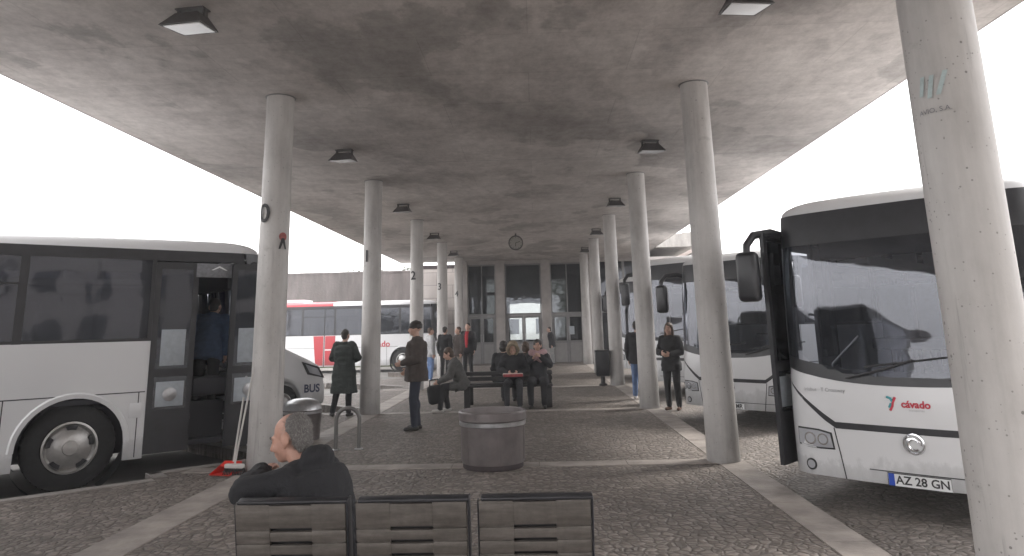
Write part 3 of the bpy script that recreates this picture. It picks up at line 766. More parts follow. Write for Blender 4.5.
# ------------------------------------------------------------------ people
def skin_mat(name, c): return mat(name, c, .55, var=.12, scale=30)
SK = dict(ruddy=skin_mat('skin_ruddy', (.44, .245, .185)), pale=skin_mat('skin_pale', (.50, .31, .24)), mid=skin_mat('skin_mid', (.40, .24, .18)))
CL = {}
def cloth(name, c, v=.25):
    if name not in CL: CL[name] = mat('cloth_' + name, c, .9, var=v, scale=14, bump=.25, bscale=120)
    return CL[name]
SHOE = mat('dark_shoe', (.025, .022, .02), .45, var=.2); SHOEL = mat('light_shoe', (.5, .48, .46), .5)
HAIR = dict(silver=mat('hair_silver', (.30, .285, .27), .6), dark=mat('hair_dark', (.022, .017, .014), .6, var=.4, scale=60), grey=mat('hair_grey', (.13, .12, .115), .65, var=.3, scale=60, bump=.35, bscale=150), brown=mat('hair_brown', (.07, .042, .027), .6, var=.4, scale=60), wool=mat('wool_beige', (.27, .215, .15), .95, var=.35, scale=30, bump=.5))

def capsule(p0, p1, r0, r1, n=12, k=4):
    p0, p1 = Vector(p0), Vector(p1); d = (p1 - p0); L = d.length; d = d / L if L > 1e-6 else Vector((0, 0, 1))
    up = d.orthogonal().normalized(); w = d.cross(up); prof = []
    for i in range(k + 1):
        a = PI / 2 * (1 - i / k); prof.append((r0 * math.cos(a), -r0 * math.sin(a)))
    for i in range(k + 1):
        a = PI / 2 * i / k; prof.append((r1 * math.cos(a), L + r1 * math.sin(a)))
    v = []; f = []
    for r, t in prof:
        for q in range(n):
            a = 2 * PI * q / n; v.append(tuple(p0 + d * t + (up * math.cos(a) + w * math.sin(a)) * max(r, 1e-4)))
    m = len(prof)
    for j in range(m - 1):
        for q in range(n): f.append((j * n + q, j * n + (q + 1) % n, (j + 1) * n + (q + 1) % n, (j + 1) * n + q))
    f.append(tuple(reversed(range(n)))); f.append(tuple((m - 1) * n + q for q in range(n)))
    return v, f
def ellipsoid(c, rx, ry, rz, rot=None, n=16, k=10):
    v = []; f = []; c = Vector(c)
    for j in range(k + 1):
        a = PI * j / k
        for q in range(n):
            b = 2 * PI * q / n; p = Vector((rx * math.sin(a) * math.cos(b), ry * math.sin(a) * math.sin(b), -rz * math.cos(a)))
            if abs(math.sin(a)) < 1e-6: p = Vector((1e-4 * math.cos(b), 1e-4 * math.sin(b), -rz * math.cos(a)))
            if rot is not None: p = rot @ p
            v.append(tuple(c + p))
    for j in range(k):
        for q in range(n): f.append((j * n + q, j * n + (q + 1) % n, (j + 1) * n + (q + 1) % n, (j + 1) * n + q))
    f.append(tuple(reversed(range(n)))); f.append(tuple(k * n + q for q in range(n)))
    return v, f
def ringloft(rings, n=20):
    """rings: (center, side_vec*rx, front_vec*ry)"""
    v = []; f = []
    for c, a, b in rings:
        c, a, b = Vector(c), Vector(a), Vector(b)
        for q in range(n):
            t = 2 * PI * q / n; ct, st = math.cos(t), math.sin(t)
            ct = math.copysign(abs(ct) ** .85, ct); st = math.copysign(abs(st) ** .85, st)
            v.append(tuple(c + a * ct + b * st))
    m = len(rings)
    for j in range(m - 1):
        for q in range(n): f.append((j * n + q, j * n + (q + 1) % n, (j + 1) * n + (q + 1) % n, (j + 1) * n + q))
    f.append(tuple(reversed(range(n)))); f.append(tuple((m - 1) * n + q for q in range(n)))
    return v, f

class Fig:
    """closed overlapping shapes fused into one continuous surface"""
    def __init__(s): s.v = []; s.f = []; s.seg = []
    def add(s, vf, m, seg):
        o = len(s.v); s.v += vf[0]; s.f += [[i + o for i in q] for q in vf[1]]
        s.seg.append((np.array(seg[0], float), np.array(seg[1], float), seg[2], m))
    def cap(s, p0, p1, r0, r1, m): s.add(capsule(p0, p1, r0, r1), m, (p0, p1, (r0 + r1) / 2))
    def ell(s, c, rx, ry, rz, m, rot=None): s.add(ellipsoid(c, rx, ry, rz, rot), m, (c, c, (rx + ry + rz) / 3))
    def build(s, name, mats, parent, vox=.012, smooth=2, fold=0.0, ffreq=9, seed=0):
        me = bpy.data.meshes.new('tmp'); me.from_pydata(s.v, [], s.f); me.update()
        o = bpy.data.objects.new('tmp', me); COL.objects.link(o)
        md = o.modifiers.new('r', 'REMESH'); md.mode = 'VOXEL'; md.voxel_size = vox; md.use_smooth_shade = True
        sm = o.modifiers.new('s', 'SMOOTH'); sm.iterations = smooth; sm.factor = .5
        dg = bpy.context.evaluated_depsgraph_get(); dg.update()
        m2 = bpy.data.meshes.new_from_object(o.evaluated_get(dg)); m2.name = name
        bpy.data.objects.remove(o); bpy.data.meshes.remove(me)
        n = len(m2.vertices); co = np.empty(n * 3); m2.vertices.foreach_get('co', co); co = co.reshape(-1, 3)
        if fold:
            no = np.empty(n * 3); m2.vertices.foreach_get('normal', no); no = no.reshape(-1, 3)
            d = np.array([noise.noise(Vector((p[0] * ffreq * .8 + seed, p[1] * ffreq * .8, p[2] * ffreq * 1.5))) + .5 * abs(noise.noise(Vector((p[0] * ffreq * 2, p[1] * ffreq * 2 + seed, p[2] * ffreq * 2.6)))) for p in co])
            co = co + no * (d * fold)[:, None]; m2.vertices.foreach_set('co', co.ravel())
        m2.materials.clear()
        for mm in mats: m2.materials.append(mm)
        if len(mats) > 1:
            fc = np.empty(len(m2.polygons) * 3); m2.polygons.foreach_get('center', fc); fc = fc.reshape(-1, 3)
            best = np.full(len(fc), 1e9); idx = np.zeros(len(fc), int)
            for a, b, r, m in s.seg:
                ab = b - a; L = ab @ ab
                t = np.clip(((fc - a) @ ab) / L, 0, 1) if L > 1e-9 else np.zeros(len(fc))
                dd = np.linalg.norm(fc - (a + t[:, None] * ab), axis=1) - r
                k = dd < best; best[k] = dd[k]; idx[k] = m
            m2.polygons.foreach_set('material_index', idx.astype(np.int32))
        m2.polygons.foreach_set('use_smooth', [True] * len(m2.polygons)); m2.update()
        ob = bpy.data.objects.new(name, m2); COL.objects.link(ob); ob.parent = parent
        return ob

def strands(hob, hair, par, cen, rnd_n=4000):
    rnd = random.Random(4); me = hob.data; polys = me.polygons; n = len(polys); mb = MB()
    for _ in range(rnd_n):
        p = polys[rnd.randrange(n)]; c = p.center.copy(); no = p.normal.copy()
        if (c - cen).z < -.085: continue
        d = (no * .45 + Vector((rnd.gauss(0, .35), rnd.gauss(0, .35), -.55 + rnd.gauss(0, .3)))).normalized(); L = rnd.uniform(.010, .022)
        w = d.cross(no).normalized() * .0009; c += Vector((rnd.gauss(0, .002), rnd.gauss(0, .002), rnd.gauss(0, .002)))
        mb.add([c - w, c + w, c + d * L], [(0, 1, 2)], rnd.randrange(2))
    return mb.build('hair_strands', [HAIR[hair], HAIR['silver']], hob, fix=False)

def person(label, loc, rz, top, legs, shoes=SHOE, skin='pale', hair='dark', hairstyle='short', h=1.72, legpose=None, arms=None, seated=False, seat_h=.45,
           lean=0.0, headturn=0.0, headtilt=0.0, coat=.0, vox=.012, hood=False, female=False, bulk=.012, armbulk=None, chest=None, group=None, inner=None, twist=0.0, beard=False):
    """local: +X right hand side, +Y facing, +Z up"""
    s = h / 1.72
    t = thing('person', label, 'person', loc, rz, group)
    hipz = (seat_h + .09) / s if seated else .93
    hip = Vector((0, 0, hipz)); Rl = Matrix.Rotation(-lean, 3, 'X'); Rt = Matrix.Rotation(twist, 3, 'Z')
    def up(p): return hip + Rl @ (Rt @ Vector(p))
    sw = .155 if female else .175
    neck = up((0, -.01, .52)); headc = neck + Rl @ Vector((0, .03, .155))
    headc = neck + (Rl @ Vector((0, .035, .15)))
    Rh = Matrix.Rotation(headturn, 3, 'Z') @ Matrix.Rotation(-headtilt, 3, 'X')
    def hd_(p): return headc + Rh @ Vector(p)
    sh = {1: up((sw, -.01, .46)), -1: up((-sw, -.01, .46))}
    B = Fig()
    # torso
    ax = (Rl @ Rt @ Vector((1, 0, 0))); ay = (Rl @ Rt @ Vector((0, 1, 0)))
    tor = [(-.10, .145, .105), (0, .165, .115), (.12, .145, .10), (.25, .155, .108), (.36, .175, .112), (.45, .165, .09), (.49, .09, .06)]
    if female: tor = [(-.10, .15, .11), (0, .17, .12), (.12, .135, .098), (.25, .14, .105), (.34, .155, .118), (.45, .145, .085), (.49, .08, .055)]
    B.add(ringloft([(up((0, 0, z)), ax * a, ay * b) for z, a, b in tor]), 1, (up((0, 0, 0)), up((0, 0, .42)), .12))
    B.cap(neck - Rl @ Vector((0, 0, .05)), headc - Rh @ Vector((0, .01, .05)), .056, .052, 0)
    # head and face
    B.ell(hd_((0, -.018, .035)), .074, .094, .086, 0, Rh); B.ell(hd_((0, .028, -.025)), .062, .066, .088, 0, Rh)
    B.ell(hd_((0, .055, -.085)), .036, .032, .026, 0, Rh); B.ell(hd_((0, .074, .022)), .050, .018, .014, 0, Rh)
    B.cap(hd_((0, .086, .012)), hd_((0, .108, -.032)), .010, .015, 0); B.ell(hd_((0, .086, -.060)), .024, .012, .007, 0, Rh); B.ell(hd_((0, .083, -.073)), .021, .012, .008, 0, Rh)
    for q in (1, -1):
        B.ell(hd_((q * .080, -.014, -.004)), .012, .024, .036, 0, Rh); B.ell(hd_((q * .076, -.004, -.034)), .010, .012, .014, 0, Rh)
        B.ell(hd_((q * .031, .077, .000)), .013, .010, .009, 0, Rh); B.ell(hd_((q * .042, .06, -.035)), .024, .022, .022, 0, Rh)
    # legs
    lp_ = legpose or {}
    feet = {}
    for q in (1, -1):
        k = 'R' if q > 0 else 'L'
        hj = hip + Vector((q * .09, 0, -.03))
        if seated: kn = Vector((q * .13, .43, (seat_h + .05) / s)); an = Vector((q * .13, .42, .085))
        else: kn = Vector((q * .10, .02, .50)); an = Vector((q * .105, -.02, .085))
        if k in lp_: kn, an = Vector(lp_[k][0]), Vector(lp_[k][1])
        B.cap(hj, kn, .098, .072, 2); B.cap(kn, an + Vector((0, 0, .02)), .070, .056, 2); B.ell(kn.lerp(an, .3) + Vector((0, -.018, 0)), .062, .066, .12, 2)
        fd = Vector((q * .15, 1, 0)).normalized() if len(lp_.get(k, ())) < 3 else Vector(lp_[k][2]).normalized()
        B.cap(an + Vector((0, 0, -.045)) - fd * .04, an + Vector((0, 0, -.05)) + fd * .14, .038, .032, 3); B.cap(an + Vector((0, 0, -.055)) - fd * .05, an + Vector((0, 0, -.055)) + fd * .15, .028, .026, 3)
        feet[q] = (hj, kn, an)
    # arms and hands
    ar = arms or {}
    jo = {}
    for q in (1, -1):
        k = 'R' if q > 0 else 'L'; S = sh[q]
        E = S + Rl @ Vector((q * .055, -.03, -.275)); Wp = E + Vector((q * .0, .05, -.245))
        if k in ar: E, Wp = Vector(ar[k][0]), Vector(ar[k][1])
        B.cap(S, E, .052, .042, 1); B.cap(E, Wp, .041, .028, 1); jo[q] = (S, E, Wp)
        d = (Wp - E).normalized()
        if k in ar and len(ar[k]) > 2: d = Vector(ar[k][2]).normalized()
        pn = Vector((-q, .25, 0)); pn = (pn - d * pn.dot(d)).normalized()          # palm faces the body
        if k in ar and len(ar[k]) > 3: pn = Vector(ar[k][3]); pn = (pn - d * pn.dot(d)).normalized()
        side = d.cross(pn).normalized() * (1 if (d.cross(pn)).y * 1 >= 0 else -1)
        pc = Wp + d * .05
        B.add(ringloft([(Wp + d * .0, side * .026, pn * .018), (Wp + d * .04, side * .040, pn * .016), (Wp + d * .09, side * .042, pn * .013)]), 0, (Wp, Wp + d * .09, .02))
        for i, L_ in enumerate((.070, .078, .073, .056)):
            b0 = Wp + d * .085 + side * (.031 - .0205 * i); b1 = b0 + d * L_ * .5 + pn * .010; b2 = b1 + (d * .75 + pn * .65).normalized() * L_ * .5
            B.cap(b0, b1, .0092, .0085, 0); B.cap(b1, b2, .0085, .0072, 0)
        t0 = Wp + d * .025 + side * .032; t1 = t0 + (side * .75 + d * .65 + pn * .2).normalized() * .04; t2 = t1 + (d * .9 + pn * .35).normalized() * .032
        B.cap(t0, t1, .012, .0105, 0); B.cap(t1, t2, .0105, .0085, 0)
    for o in (B,): o.v = [tuple(Vector(p) * s) for p in o.v]; o.seg = [(a * s, b * s, r * s, m) for a, b, r, m in o.seg]
    body = B.build('body', [SK[skin], inner or top, legs, shoes], t, vox)
    # jacket: an inflated shell over torso and sleeves with a loose hem
    J = Fig(); e = .030 + bulk
    hem = -.16 - coat
    lo = [(hem, .195 + bulk + coat * .12, .155 + bulk + coat * .10), (-.05, .195 + bulk, .15 + bulk)] if not seated else [(-.10, .20 + bulk, .16 + bulk), (-.03, .20 + bulk, .155 + bulk)]
    tj = lo + [(z, a + e, b + e) for z, a, b in tor[2:-1]] + [(.505, .085, .075)]
    if not seated: tj = [(z, a, b) for z, a, b in tj]
    J.add(ringloft([((up((0, 0, z)) if z > -.05 else Vector((0, 0, hipz + z))), ax * a, ay * b) for z, a, b in tj]), 0, (hip, neck, .15))
    if seated and coat > 0:
        for q in (1, -1):
            hj, kn, an = feet[q]; J.cap(hj, hj.lerp(kn, min(1, .3 + coat)), .115, .095, 0)
    for q in (1, -1):
        S, E, Wp = jo[q]; ab = bulk if armbulk is None else armbulk; J.cap(S + Vector((0, 0, .0)), E, .078 + ab * .5, .067 + ab * .4, 0); J.cap(E, E.lerp(Wp, .96), .066 + ab * .4, .050, 0); J.ell(S, .078, .078, .07, 0)
        J.cap(up((q * .06, -.02, .49)), S, .06, .066, 0)
    J.add(ringloft([(neck + Rl @ Vector((0, .0, -.045)), ax * .098, ay * .098), (neck + Rl @ Vector((0, -.006, .02)), ax * .078, ay * .086)]), 0, (neck, neck, .08))
    if hood:
        J.ell(neck + Rl @ Vector((0, -.085, -.01)), .115, .075, .075, 0)
    J.v = [tuple(Vector(p) * s) for p in J.v]; J.seg = [(a * s, b * s, r * s, m) for a, b, r, m in J.seg]
    J.build('jacket', [top], t, vox, 2, .013, 9, random.uniform(0, 50))
    if chest:
        K = Fig(); K.add(ringloft([(up((0, .045 + bulk, z)), ax * a, ay * (.105 + bulk)) for z, a in ((.02, .05), (.2, .075), (.36, .085), (.47, .06), (.53, .05))]), 0, (hip, neck, .1))
        K.v = [tuple(Vector(p) * s) for p in K.v]; K.build('sweater', [chest], t, vox)
    # hair
    Hh = Fig()
    if hairstyle == 'short':
        Hh.ell(hd_((0, -.030, .050)), .080, .092, .082, 0, Rh); Hh.ell(hd_((0, -.062, -.01)), .066, .052, .075, 0, Rh)
    elif hairstyle == 'balding':
        Hh.ell(hd_((0, -.047, .040)), .0775, .078, .079, 0, Rh); Hh.ell(hd_((0, -.068, -.012)), .070, .050, .066, 0, Rh); Hh.ell(hd_((.0, -.070, -.055)), .055, .036, .04, 0, Rh)
    elif hairstyle == 'long':
        Hh.ell(hd_((0, -.026, .050)), .084, .096, .084, 0, Rh); Hh.ell(hd_((0, -.075, -.07)), .085, .05, .13, 0, Rh)
        for q in (1, -1): Hh.cap(hd_((q * .072, -.01, .02)), hd_((q * .085, .0, -.21)), .026, .022, 0)
        Hh.cap(hd_((0, -.07, -.1)), hd_((0, -.085, -.25)), .07, .05, 0)
    elif hairstyle == 'bob':
        Hh.ell(hd_((0, -.028, .045)), .090, .100, .088, 0, Rh); Hh.ell(hd_((0, -.055, -.035)), .092, .066, .085, 0, Rh)
    elif hairstyle == 'beanie':
        Hh.ell(hd_((0, -.015, .055)), .092, .108, .084, 0, Rh); Hh.add(ringloft([(hd_((0, -.012, .015)), Rh @ Vector((.095, 0, 0)), Rh @ Vector((0, .112, 0))), (hd_((0, -.012, .055)), Rh @ Vector((.096, 0, 0)), Rh @ Vector((0, .113, 0)))]), 0, (headc, headc, .1))
    elif hairstyle == 'furhood':
        for i in range(22):
            a = 2 * PI * i / 22; Hh.ell(hd_((.112 * math.cos(a), .045 + .012 * math.sin(3 * a), .01 + .135 * math.sin(a))), .033, .035, .033, 0, Rh)
        Hh.ell(hd_((0, -.05, .03)), .115, .10, .12, 0, Rh)
    Hh.v = [tuple(Vector(p) * s) for p in Hh.v]; Hh.seg = [(a * s, b * s, r * s, m) for a, b, r, m in Hh.seg]
    hob = Hh.build({'beanie': 'hat', 'furhood': 'hood'}.get(hairstyle, 'hair'), [HAIR[hair]], t, min(vox, .011), 1, .002 if hairstyle == 'balding' else .006, 40 if hairstyle == 'balding' else 26, 3)
    if hairstyle == 'balding': strands(hob, hair, t, headc * s, rnd_n=5200)
    if vox < .011:                                                 # close enough to show eyes and brows
        em = MB()
        for q in (1, -1):
            M4 = Matrix.Translation(hd_((q * .031, .0835, .001)) * s) @ Rh.to_4x4()
            v_, f_ = ellipsoid((0, 0, 0), .0085, .004, .0045); em.add(v_, f_, 0, M4)
        em.build('eye', SHOE, t)
        em = MB()
        for q in (1, -1): em.tube([hd_((q * .018, .092, .024)) * s, hd_((q * .034, .090, .028)) * s, hd_((q * .048, .080, .022)) * s], .0045, 6)
        em.build('eyebrow', HAIR[hair], t)
    return t

DARK = cloth('charcoal', (.036, .036, .041)); NAVY = cloth('navy', (.016, .016, .019)); BLACK = cloth('black', (.020, .020, .023))
BROWN = cloth('brown', (.060, .047, .042)); GREEN = cloth('dark_olive', (.030, .037, .034)); JEANS = cloth('jeans', (.13, .20, .36)); DJEAN = cloth('dark_jeans', (.028, .032, .05))
PALE = cloth('pale_grey', (.42, .42, .43)); KHAKI = cloth('khaki', (.22, .19, .165)); REDC = cloth('red', (.50, .035, .05)); BLUE = cloth('blue', (.05, .085, .16)); PINK = cloth('dusty_pink', (.42, .27, .28)); GREYT = cloth('grey_wool', (.09, .088, .085))

# the seated man in front: faces left and slightly away, left arm forward on his knee/stick
person('grey haired balding man in a dark jacket sitting on the near seats, turned left', (-1.03, 3.80, 0), R(70), NAVY, DARK, skin='ruddy', hair='grey', hairstyle='balding', seated=True, seat_h=.40, h=1.69, bulk=.04, armbulk=-.01,
       vox=.007, lean=R(23), headturn=R(10), headtilt=R(14), hood=True,
       arms=dict(L=((-.31, .31, .90), (-.05, .41, .945), (.9, .35, .1), (.1, -.3, -1)), R=((.27, .16, .72), (.16, .38, .66))))
person('standing man in brown jacket and dark jeans facing left in mid platform', (-2.03, 12.45, .0), R(98), BROWN, DJEAN, hair='dark', hairstyle='beanie', h=1.76, vox=.0095, bulk=.04,
       arms=dict(L=((-.24, -.02, 1.13), (-.14, .22, 1.06)), R=((.25, -.04, 1.12), (.20, .14, .95))), legpose=dict(R=((.10, .03, .5), (.10, -.02, .085)), L=((-.10, .05, .5), (-.09, .03, .085))))
person('woman seen from behind in a long dark coat beside column 1', (-3.82, 14.62, 0), R(-8), GREEN, BLACK, hair='dark', hairstyle='short', h=1.66, coat=.31, bulk=.04, female=True, vox=.0105,
       legpose=dict(L=((-.14, 0, .5), (-.21, -.04, .085), (-.6, .8, 0)), R=((.10, .02, .5), (.12, -.02, .085))), arms=dict(L=((-.27, .03, 1.15), (-.12, .22, 1.08)), R=((.27, .03, 1.15), (.12, .22, 1.08))))
G = 'people waiting by the far left columns'
person('person in pale grey jacket and light blue jeans standing far left', (-3.45, 23.9, 0), R(-60), PALE, JEANS, shoes=SHOEL, hair='brown', h=1.68, group=G)
person('person dressed all in black standing next to the one in pale jacket', (-3.02, 24.3, 0), R(-20), BLACK, BLACK, hair='dark', h=1.70, shoes=SHOEL, group=G)
person('person in dark jacket and khaki trousers standing in the waiting group', (-2.55, 24.1, 0), R(120), BROWN, KHAKI, hair='brown', h=1.68, group=G)
person('man with bright red top under an open dark jacket', (-2.33, 25.1, 0), R(165), BLACK, BLACK, hair='dark', h=1.80, group=G, chest=REDC)
person('small far person in dark jacket and pale trousers by the station front', (.70, 32.9, 0), R(100), DARK, cloth('stone', (.30, .30, .30)), hair='dark', h=1.62, lean=R(10))
person('long haired woman in black standing beside the second right coach', (2.86, 15.95, ROAD), R(150), BLACK, BLACK, hair='brown', hairstyle='long', h=1.80, female=True, shoes=cloth('brown_boot', (.12, .06, .04)), vox=.0105,
       arms=dict(L=((-.24, .02, 1.14), (-.08, .24, 1.10)), R=((.24, .02, 1.14), (.10, .24, 1.12))))
person('person in dark jacket and blue jeans half hidden behind the streaked column', (2.27, 16.75, 0), R(-25), BLACK, JEANS, hair='dark', h=1.70, shoes=SHOEL)
# far bench
person('person hunched on the left end of the far bench facing left', (-1.52, 15.05, 0), R(98), GREYT, BLACK, hair='brown', hairstyle='bob', seated=True, h=1.68, lean=R(24), headtilt=R(24), vox=.0105, coat=.25, shoes=SHOEL,
       legpose=dict(L=((-.12, .40, .50), (-.12, .46, .085)), R=((.12, .38, .48), (.12, .30, .085))), arms=dict(L=((-.22, .26, .72), (-.10, .48, .60)), R=((.22, .26, .72), (.10, .48, .60))))
person('person in a fur trimmed hood looking down at a red package on the bench', (-.50, 15.62, 0), R(180), NAVY, DARK, hair='wool', hairstyle='furhood', seated=True, h=1.74, lean=R(14), headtilt=R(38), vox=.0105, hood=True,
       arms=dict(L=((-.27, .12, .76), (-.10, .36, .70)), R=((.27, .12, .76), (.10, .36, .70))))
person('woman with a pink scarf seated at the right end of the far bench', (.02, 15.7, 0), R(176), DARK, BLACK, hair='dark', hairstyle='bob', seated=True, h=1.78, female=True, vox=.0105, coat=.5, skin='mid',
       arms=dict(L=((-.25, .12, .82), (-.08, .24, .98)), R=((.25, .12, .82), (.10, .24, .95))))
person('brown haired person on the far side of the bench, seen between the two facing ones', (-.24, 16.55, 0), R(10), BROWN, DARK, hair='brown', hairstyle='bob', seated=True, h=1.66, lean=R(6), vox=.0105)
person('dark haired person in black on the far side of the bench, behind the fur hood', (-.74, 16.5, 0), R(-12), BLACK, BLACK, hair='dark', hairstyle='bob', seated=True, h=1.72, vox=.0105)
# inside the doorway of the left coach
pd = c0 - nl * .70 - hd * .80
person('man in a blue sweater leaning in the doorway of the left coach', (pd.x, pd.y, ROAD + .66), HL - R(90) + R(60), BLUE, BLACK, hair='dark', h=1.70, lean=R(24), headtilt=R(12), vox=.0105)

# ------------------------------------------------------------------ near row of seats
BY = 3.55
bs = thing('seat_row', 'row of three linked slatted brown steel seats in front of the camera', 'seats', (-.50, BY, 0))
def seat_unit(x):
    Mx_ = Matrix.Translation((x, 0, .0))
    Mb = Matrix.Translation((x, 0, .455)) @ Matrix.Rotation(R(13), 4, 'X')
    W = .250
    mb = MB()
    for i in range(6): mb.rbox(-W, W, .03 + i * .072, .095 + i * .072, .395 + .003 * i, .412 + .003 * i, .006, 2, 0, Mx_)
    st_ = mb.build('seat', M['back'], bs)
    mb = MB(); edges = [.005, .065, .125, .185, .245, .305, .425]
    for i in range(6):                                              # pressed back of five boards, slots left open in the middle
        z0, z1 = edges[i], edges[i + 1]
        mb.rbox(-W, -.095, -.012, .012, z0 + .002, z1 - .002, .004, 2, 0, Mb); mb.rbox(.095, W, -.012, .012, z0 + .002, z1 - .002, .004, 2, 0, Mb)
        mb.rbox(-.097, .097, -.011, .011, z0 + .0085, z1 - .0085, .004, 2, 0, Mb)
        if i: mb.box(-W + .01, -.10, -.006, .006, z0 - .005, z0 + .005, 0, Mb); mb.box(.10, W - .01, -.006, .006, z0 - .005, z0 + .005, 0, Mb)
    mb.build('backrest', M['back'], st_)
    mb = MB(); mb.rbox(-W + .01, W - .01, .022, .030, .01, .42, .003, 2, 0, Mb); mb.build('slot_dark_sheet', M['bench'], st_)  # dark sheet added behind the slots so they read dark
    mb = MB(); mb.rbox(-W + .01, W + .012, -.018, .032, .424, .440, .007, 2, 0, Mb)
    mb.rbox(W + .003, W + .013, -.012, .060, .03, .43, .005, 2, 0, Mb); mb.rbox(-W - .008, -W - .001, -.004, .03, .03, .42, .003, 2, 0, Mb)
    mb.build('back_frame', M['black'], st_)
    mb = MB(); mb.box(x - .03, x + .03, .02, .46, .36, .394); mb.build('seat_bracket', M['bench'], st_)
for x in (-.632, -.085, .470): seat_unit(x)
mb = MB(); mb.rbox(-.82, .80, .20, .27, .29, .359, .01); mb.build('beam', M['bench'], bs)
for x in (-.62, .60):
    mb = MB(); mb.box(x - .03, x + .03, .20, .27, .03, .29); mb.rbox(x - .035, x + .035, -.06, .50, .008, .038, .01); mb.build('leg', M['bench'], bs)

# far bench, two sided, dark
fb = thing('bench', 'long dark double sided bench holding several seated people', 'bench', (-.62, 15.9, 0))
mb = MB()
for y0 in (-.50, -.36, -.22, .10, .24, .38): mb.rbox(-1.0, .93, y0, y0 + .12, .42, .455, .01)
mb.build('seat', M['bench'], fb)
mb = MB()
for z0 in (.52, .63): mb.rbox(-1.0, .93, -.035, .035, z0, z0 + .085, .01)
for x in (-.95, 0, .88): mb.box(x - .03, x + .03, -.03, .03, .4, .72)
mb.build('backrest', M['bench'], fb)
for x in (-.85, .85):
    for y in (-.4, .4):
        mb = MB(); mb.rbox(x - .06, x + .06, y - .05, y + .05, 0, .42, .01); mb.build('leg', M['bench'], fb)
# bag and package held on the bench
bg = MB(); bg.rbox(-.16, .16, -.10, .10, 0, .36, .07, 4); bg.tube([(-.1, 0, .33), (-.08, 0, .47), (.08, 0, .47), (.1, 0, .33)], .014)
o = tag(bg.build('handbag', cloth('bag_black', (.016, .016, .018))), 'black handbag hanging by the knees of the hunched person', 'bag'); o.location = (-2.02, 14.92, .17); o.rotation_euler = (0, R(-8), R(20))
pk = thing('package', 'flat red and white package held on the lap in the fur hood', 'package', (-.50, 15.17, .645), R(3))
mb = MB(); mb.rbox(-.20, .20, -.12, .12, 0, .055, .008); mb.build('box', cloth('pack_red', (.33, .05, .06)), pk)
mb = MB(); mb.rbox(-.205, .205, -.10, .08, .012, .062, .008); mb.build('white_wrap', cloth('pack_white', (.55, .48, .46)), pk)
# pink scarf, lying round the neck of the woman
sc_ = Fig()
for i in range(14):
    a = PI * i / 13; sc_.ell((.13 * math.cos(a) * 1.1, -.03 - .10 * math.sin(a), .02 * math.sin(a * 3)), .06, .055, .05, 0)
sc_.cap((-.14, -.09, -.02), (.05, -.17, -.16), .055, .05, 0); sc_.cap((.13, -.09, 0), (-.08, -.17, -.13), .05, .05, 0)
st = thing('scarf', 'dusty pink striped scarf wrapped round the neck of the seated woman', 'scarf', (.02, 15.70, 1.10))
sc_.build('wrap', [PINK], st, .012, 2, .01, 14)

# ------------------------------------------------------------------ drum planter / bin
dr = thing('drum_bin', 'squat mauve grey round drum with a shiny band standing on the paving', 'bin', (-.56, 9.15, 0))
mb = MB(); mb.lathe([(.372, .06), (.385, .10), (.388, .47), (.392, .49)], 48, cap=False); mb.lathe([(.400, .535), (.412, .55), (.412, .635), (.402, .648), (.375, .648), (.368, .63), (.360, .40), (.0, .395)], 48, cap=False)
for k in range(6):
    mb.box(-.003, .003, .384, .3905, .1, .48, 0, Matrix.Rotation(R(60 * k + 14), 4, 'Z'))
mb.build('shell', M['drum'], dr)
mb = MB(); mb.lathe([(.392, .482), (.402, .488), (.404, .53), (.394, .537)], 48, cap=False); mb.build('band', M['steel'], dr)
mb = MB(); mb.lathe([(.355, 0), (.362, .01), (.362, .062), (.352, .064)], 48); mb.build('foot', M['drumdark'], dr)
mb = MB(); mb.lathe([(.362, .41), (.2, .45), (0, .44)], 32, cap=False); mb.build('litter', M['soil'], dr)
# domed bin behind the seated man
db = thing('domed_bin', 'round bin with a silver half dome lid, behind the seated man', 'bin', (-3.68, 11.6, 0))
mb = MB(); mb.lathe([(.27, 0), (.28, .02), (.30, .42), (.31, .44), (.30, .455), (.27, .455), (.0, .43)], 36); mb.build('drum', M['drum'], db)
mb = MB(); mb.lathe([(.30, .455), (.28, .53), (.22, .585), (.12, .612), (0, .62)], 30, a0=R(-165), a1=R(75)); mb.build('lid', M['steel'], db)
mb = MB(); mb.lathe([(.305, .40), (.312, .405), (.312, .435), (.305, .44)], 36, cap=False); mb.build('band', M['steel'], db)
# hoop
hp = thing('hoop_rail', 'bent grey steel hoop rail standing on the paving', 'rail', (-2.70, 10.6, 0), R(8))
pts = [(-.16, 0, 0), (-.16, 0, .40)] + [(-.16 + .16 * (1 - math.cos(a)), 0, .40 + .16 * math.sin(a)) for a in np.linspace(.2, PI - .2, 10)] + [(.16, 0, .40), (.16, 0, .0)]
mb = MB(); mb.tube(pts, .028, 12); mb.build('pipe', mat('painted_pipe', (.16, .155, .15), .45, .4, var=.2), hp)
for x in (-.16, .16):
    mb = MB(); mb.lathe([(.06, 0), (.06, .012), (.03, .016)], 20, 0, Matrix.Translation((x, 0, 0))); mb.build('base_plate', M['steel'], hp)
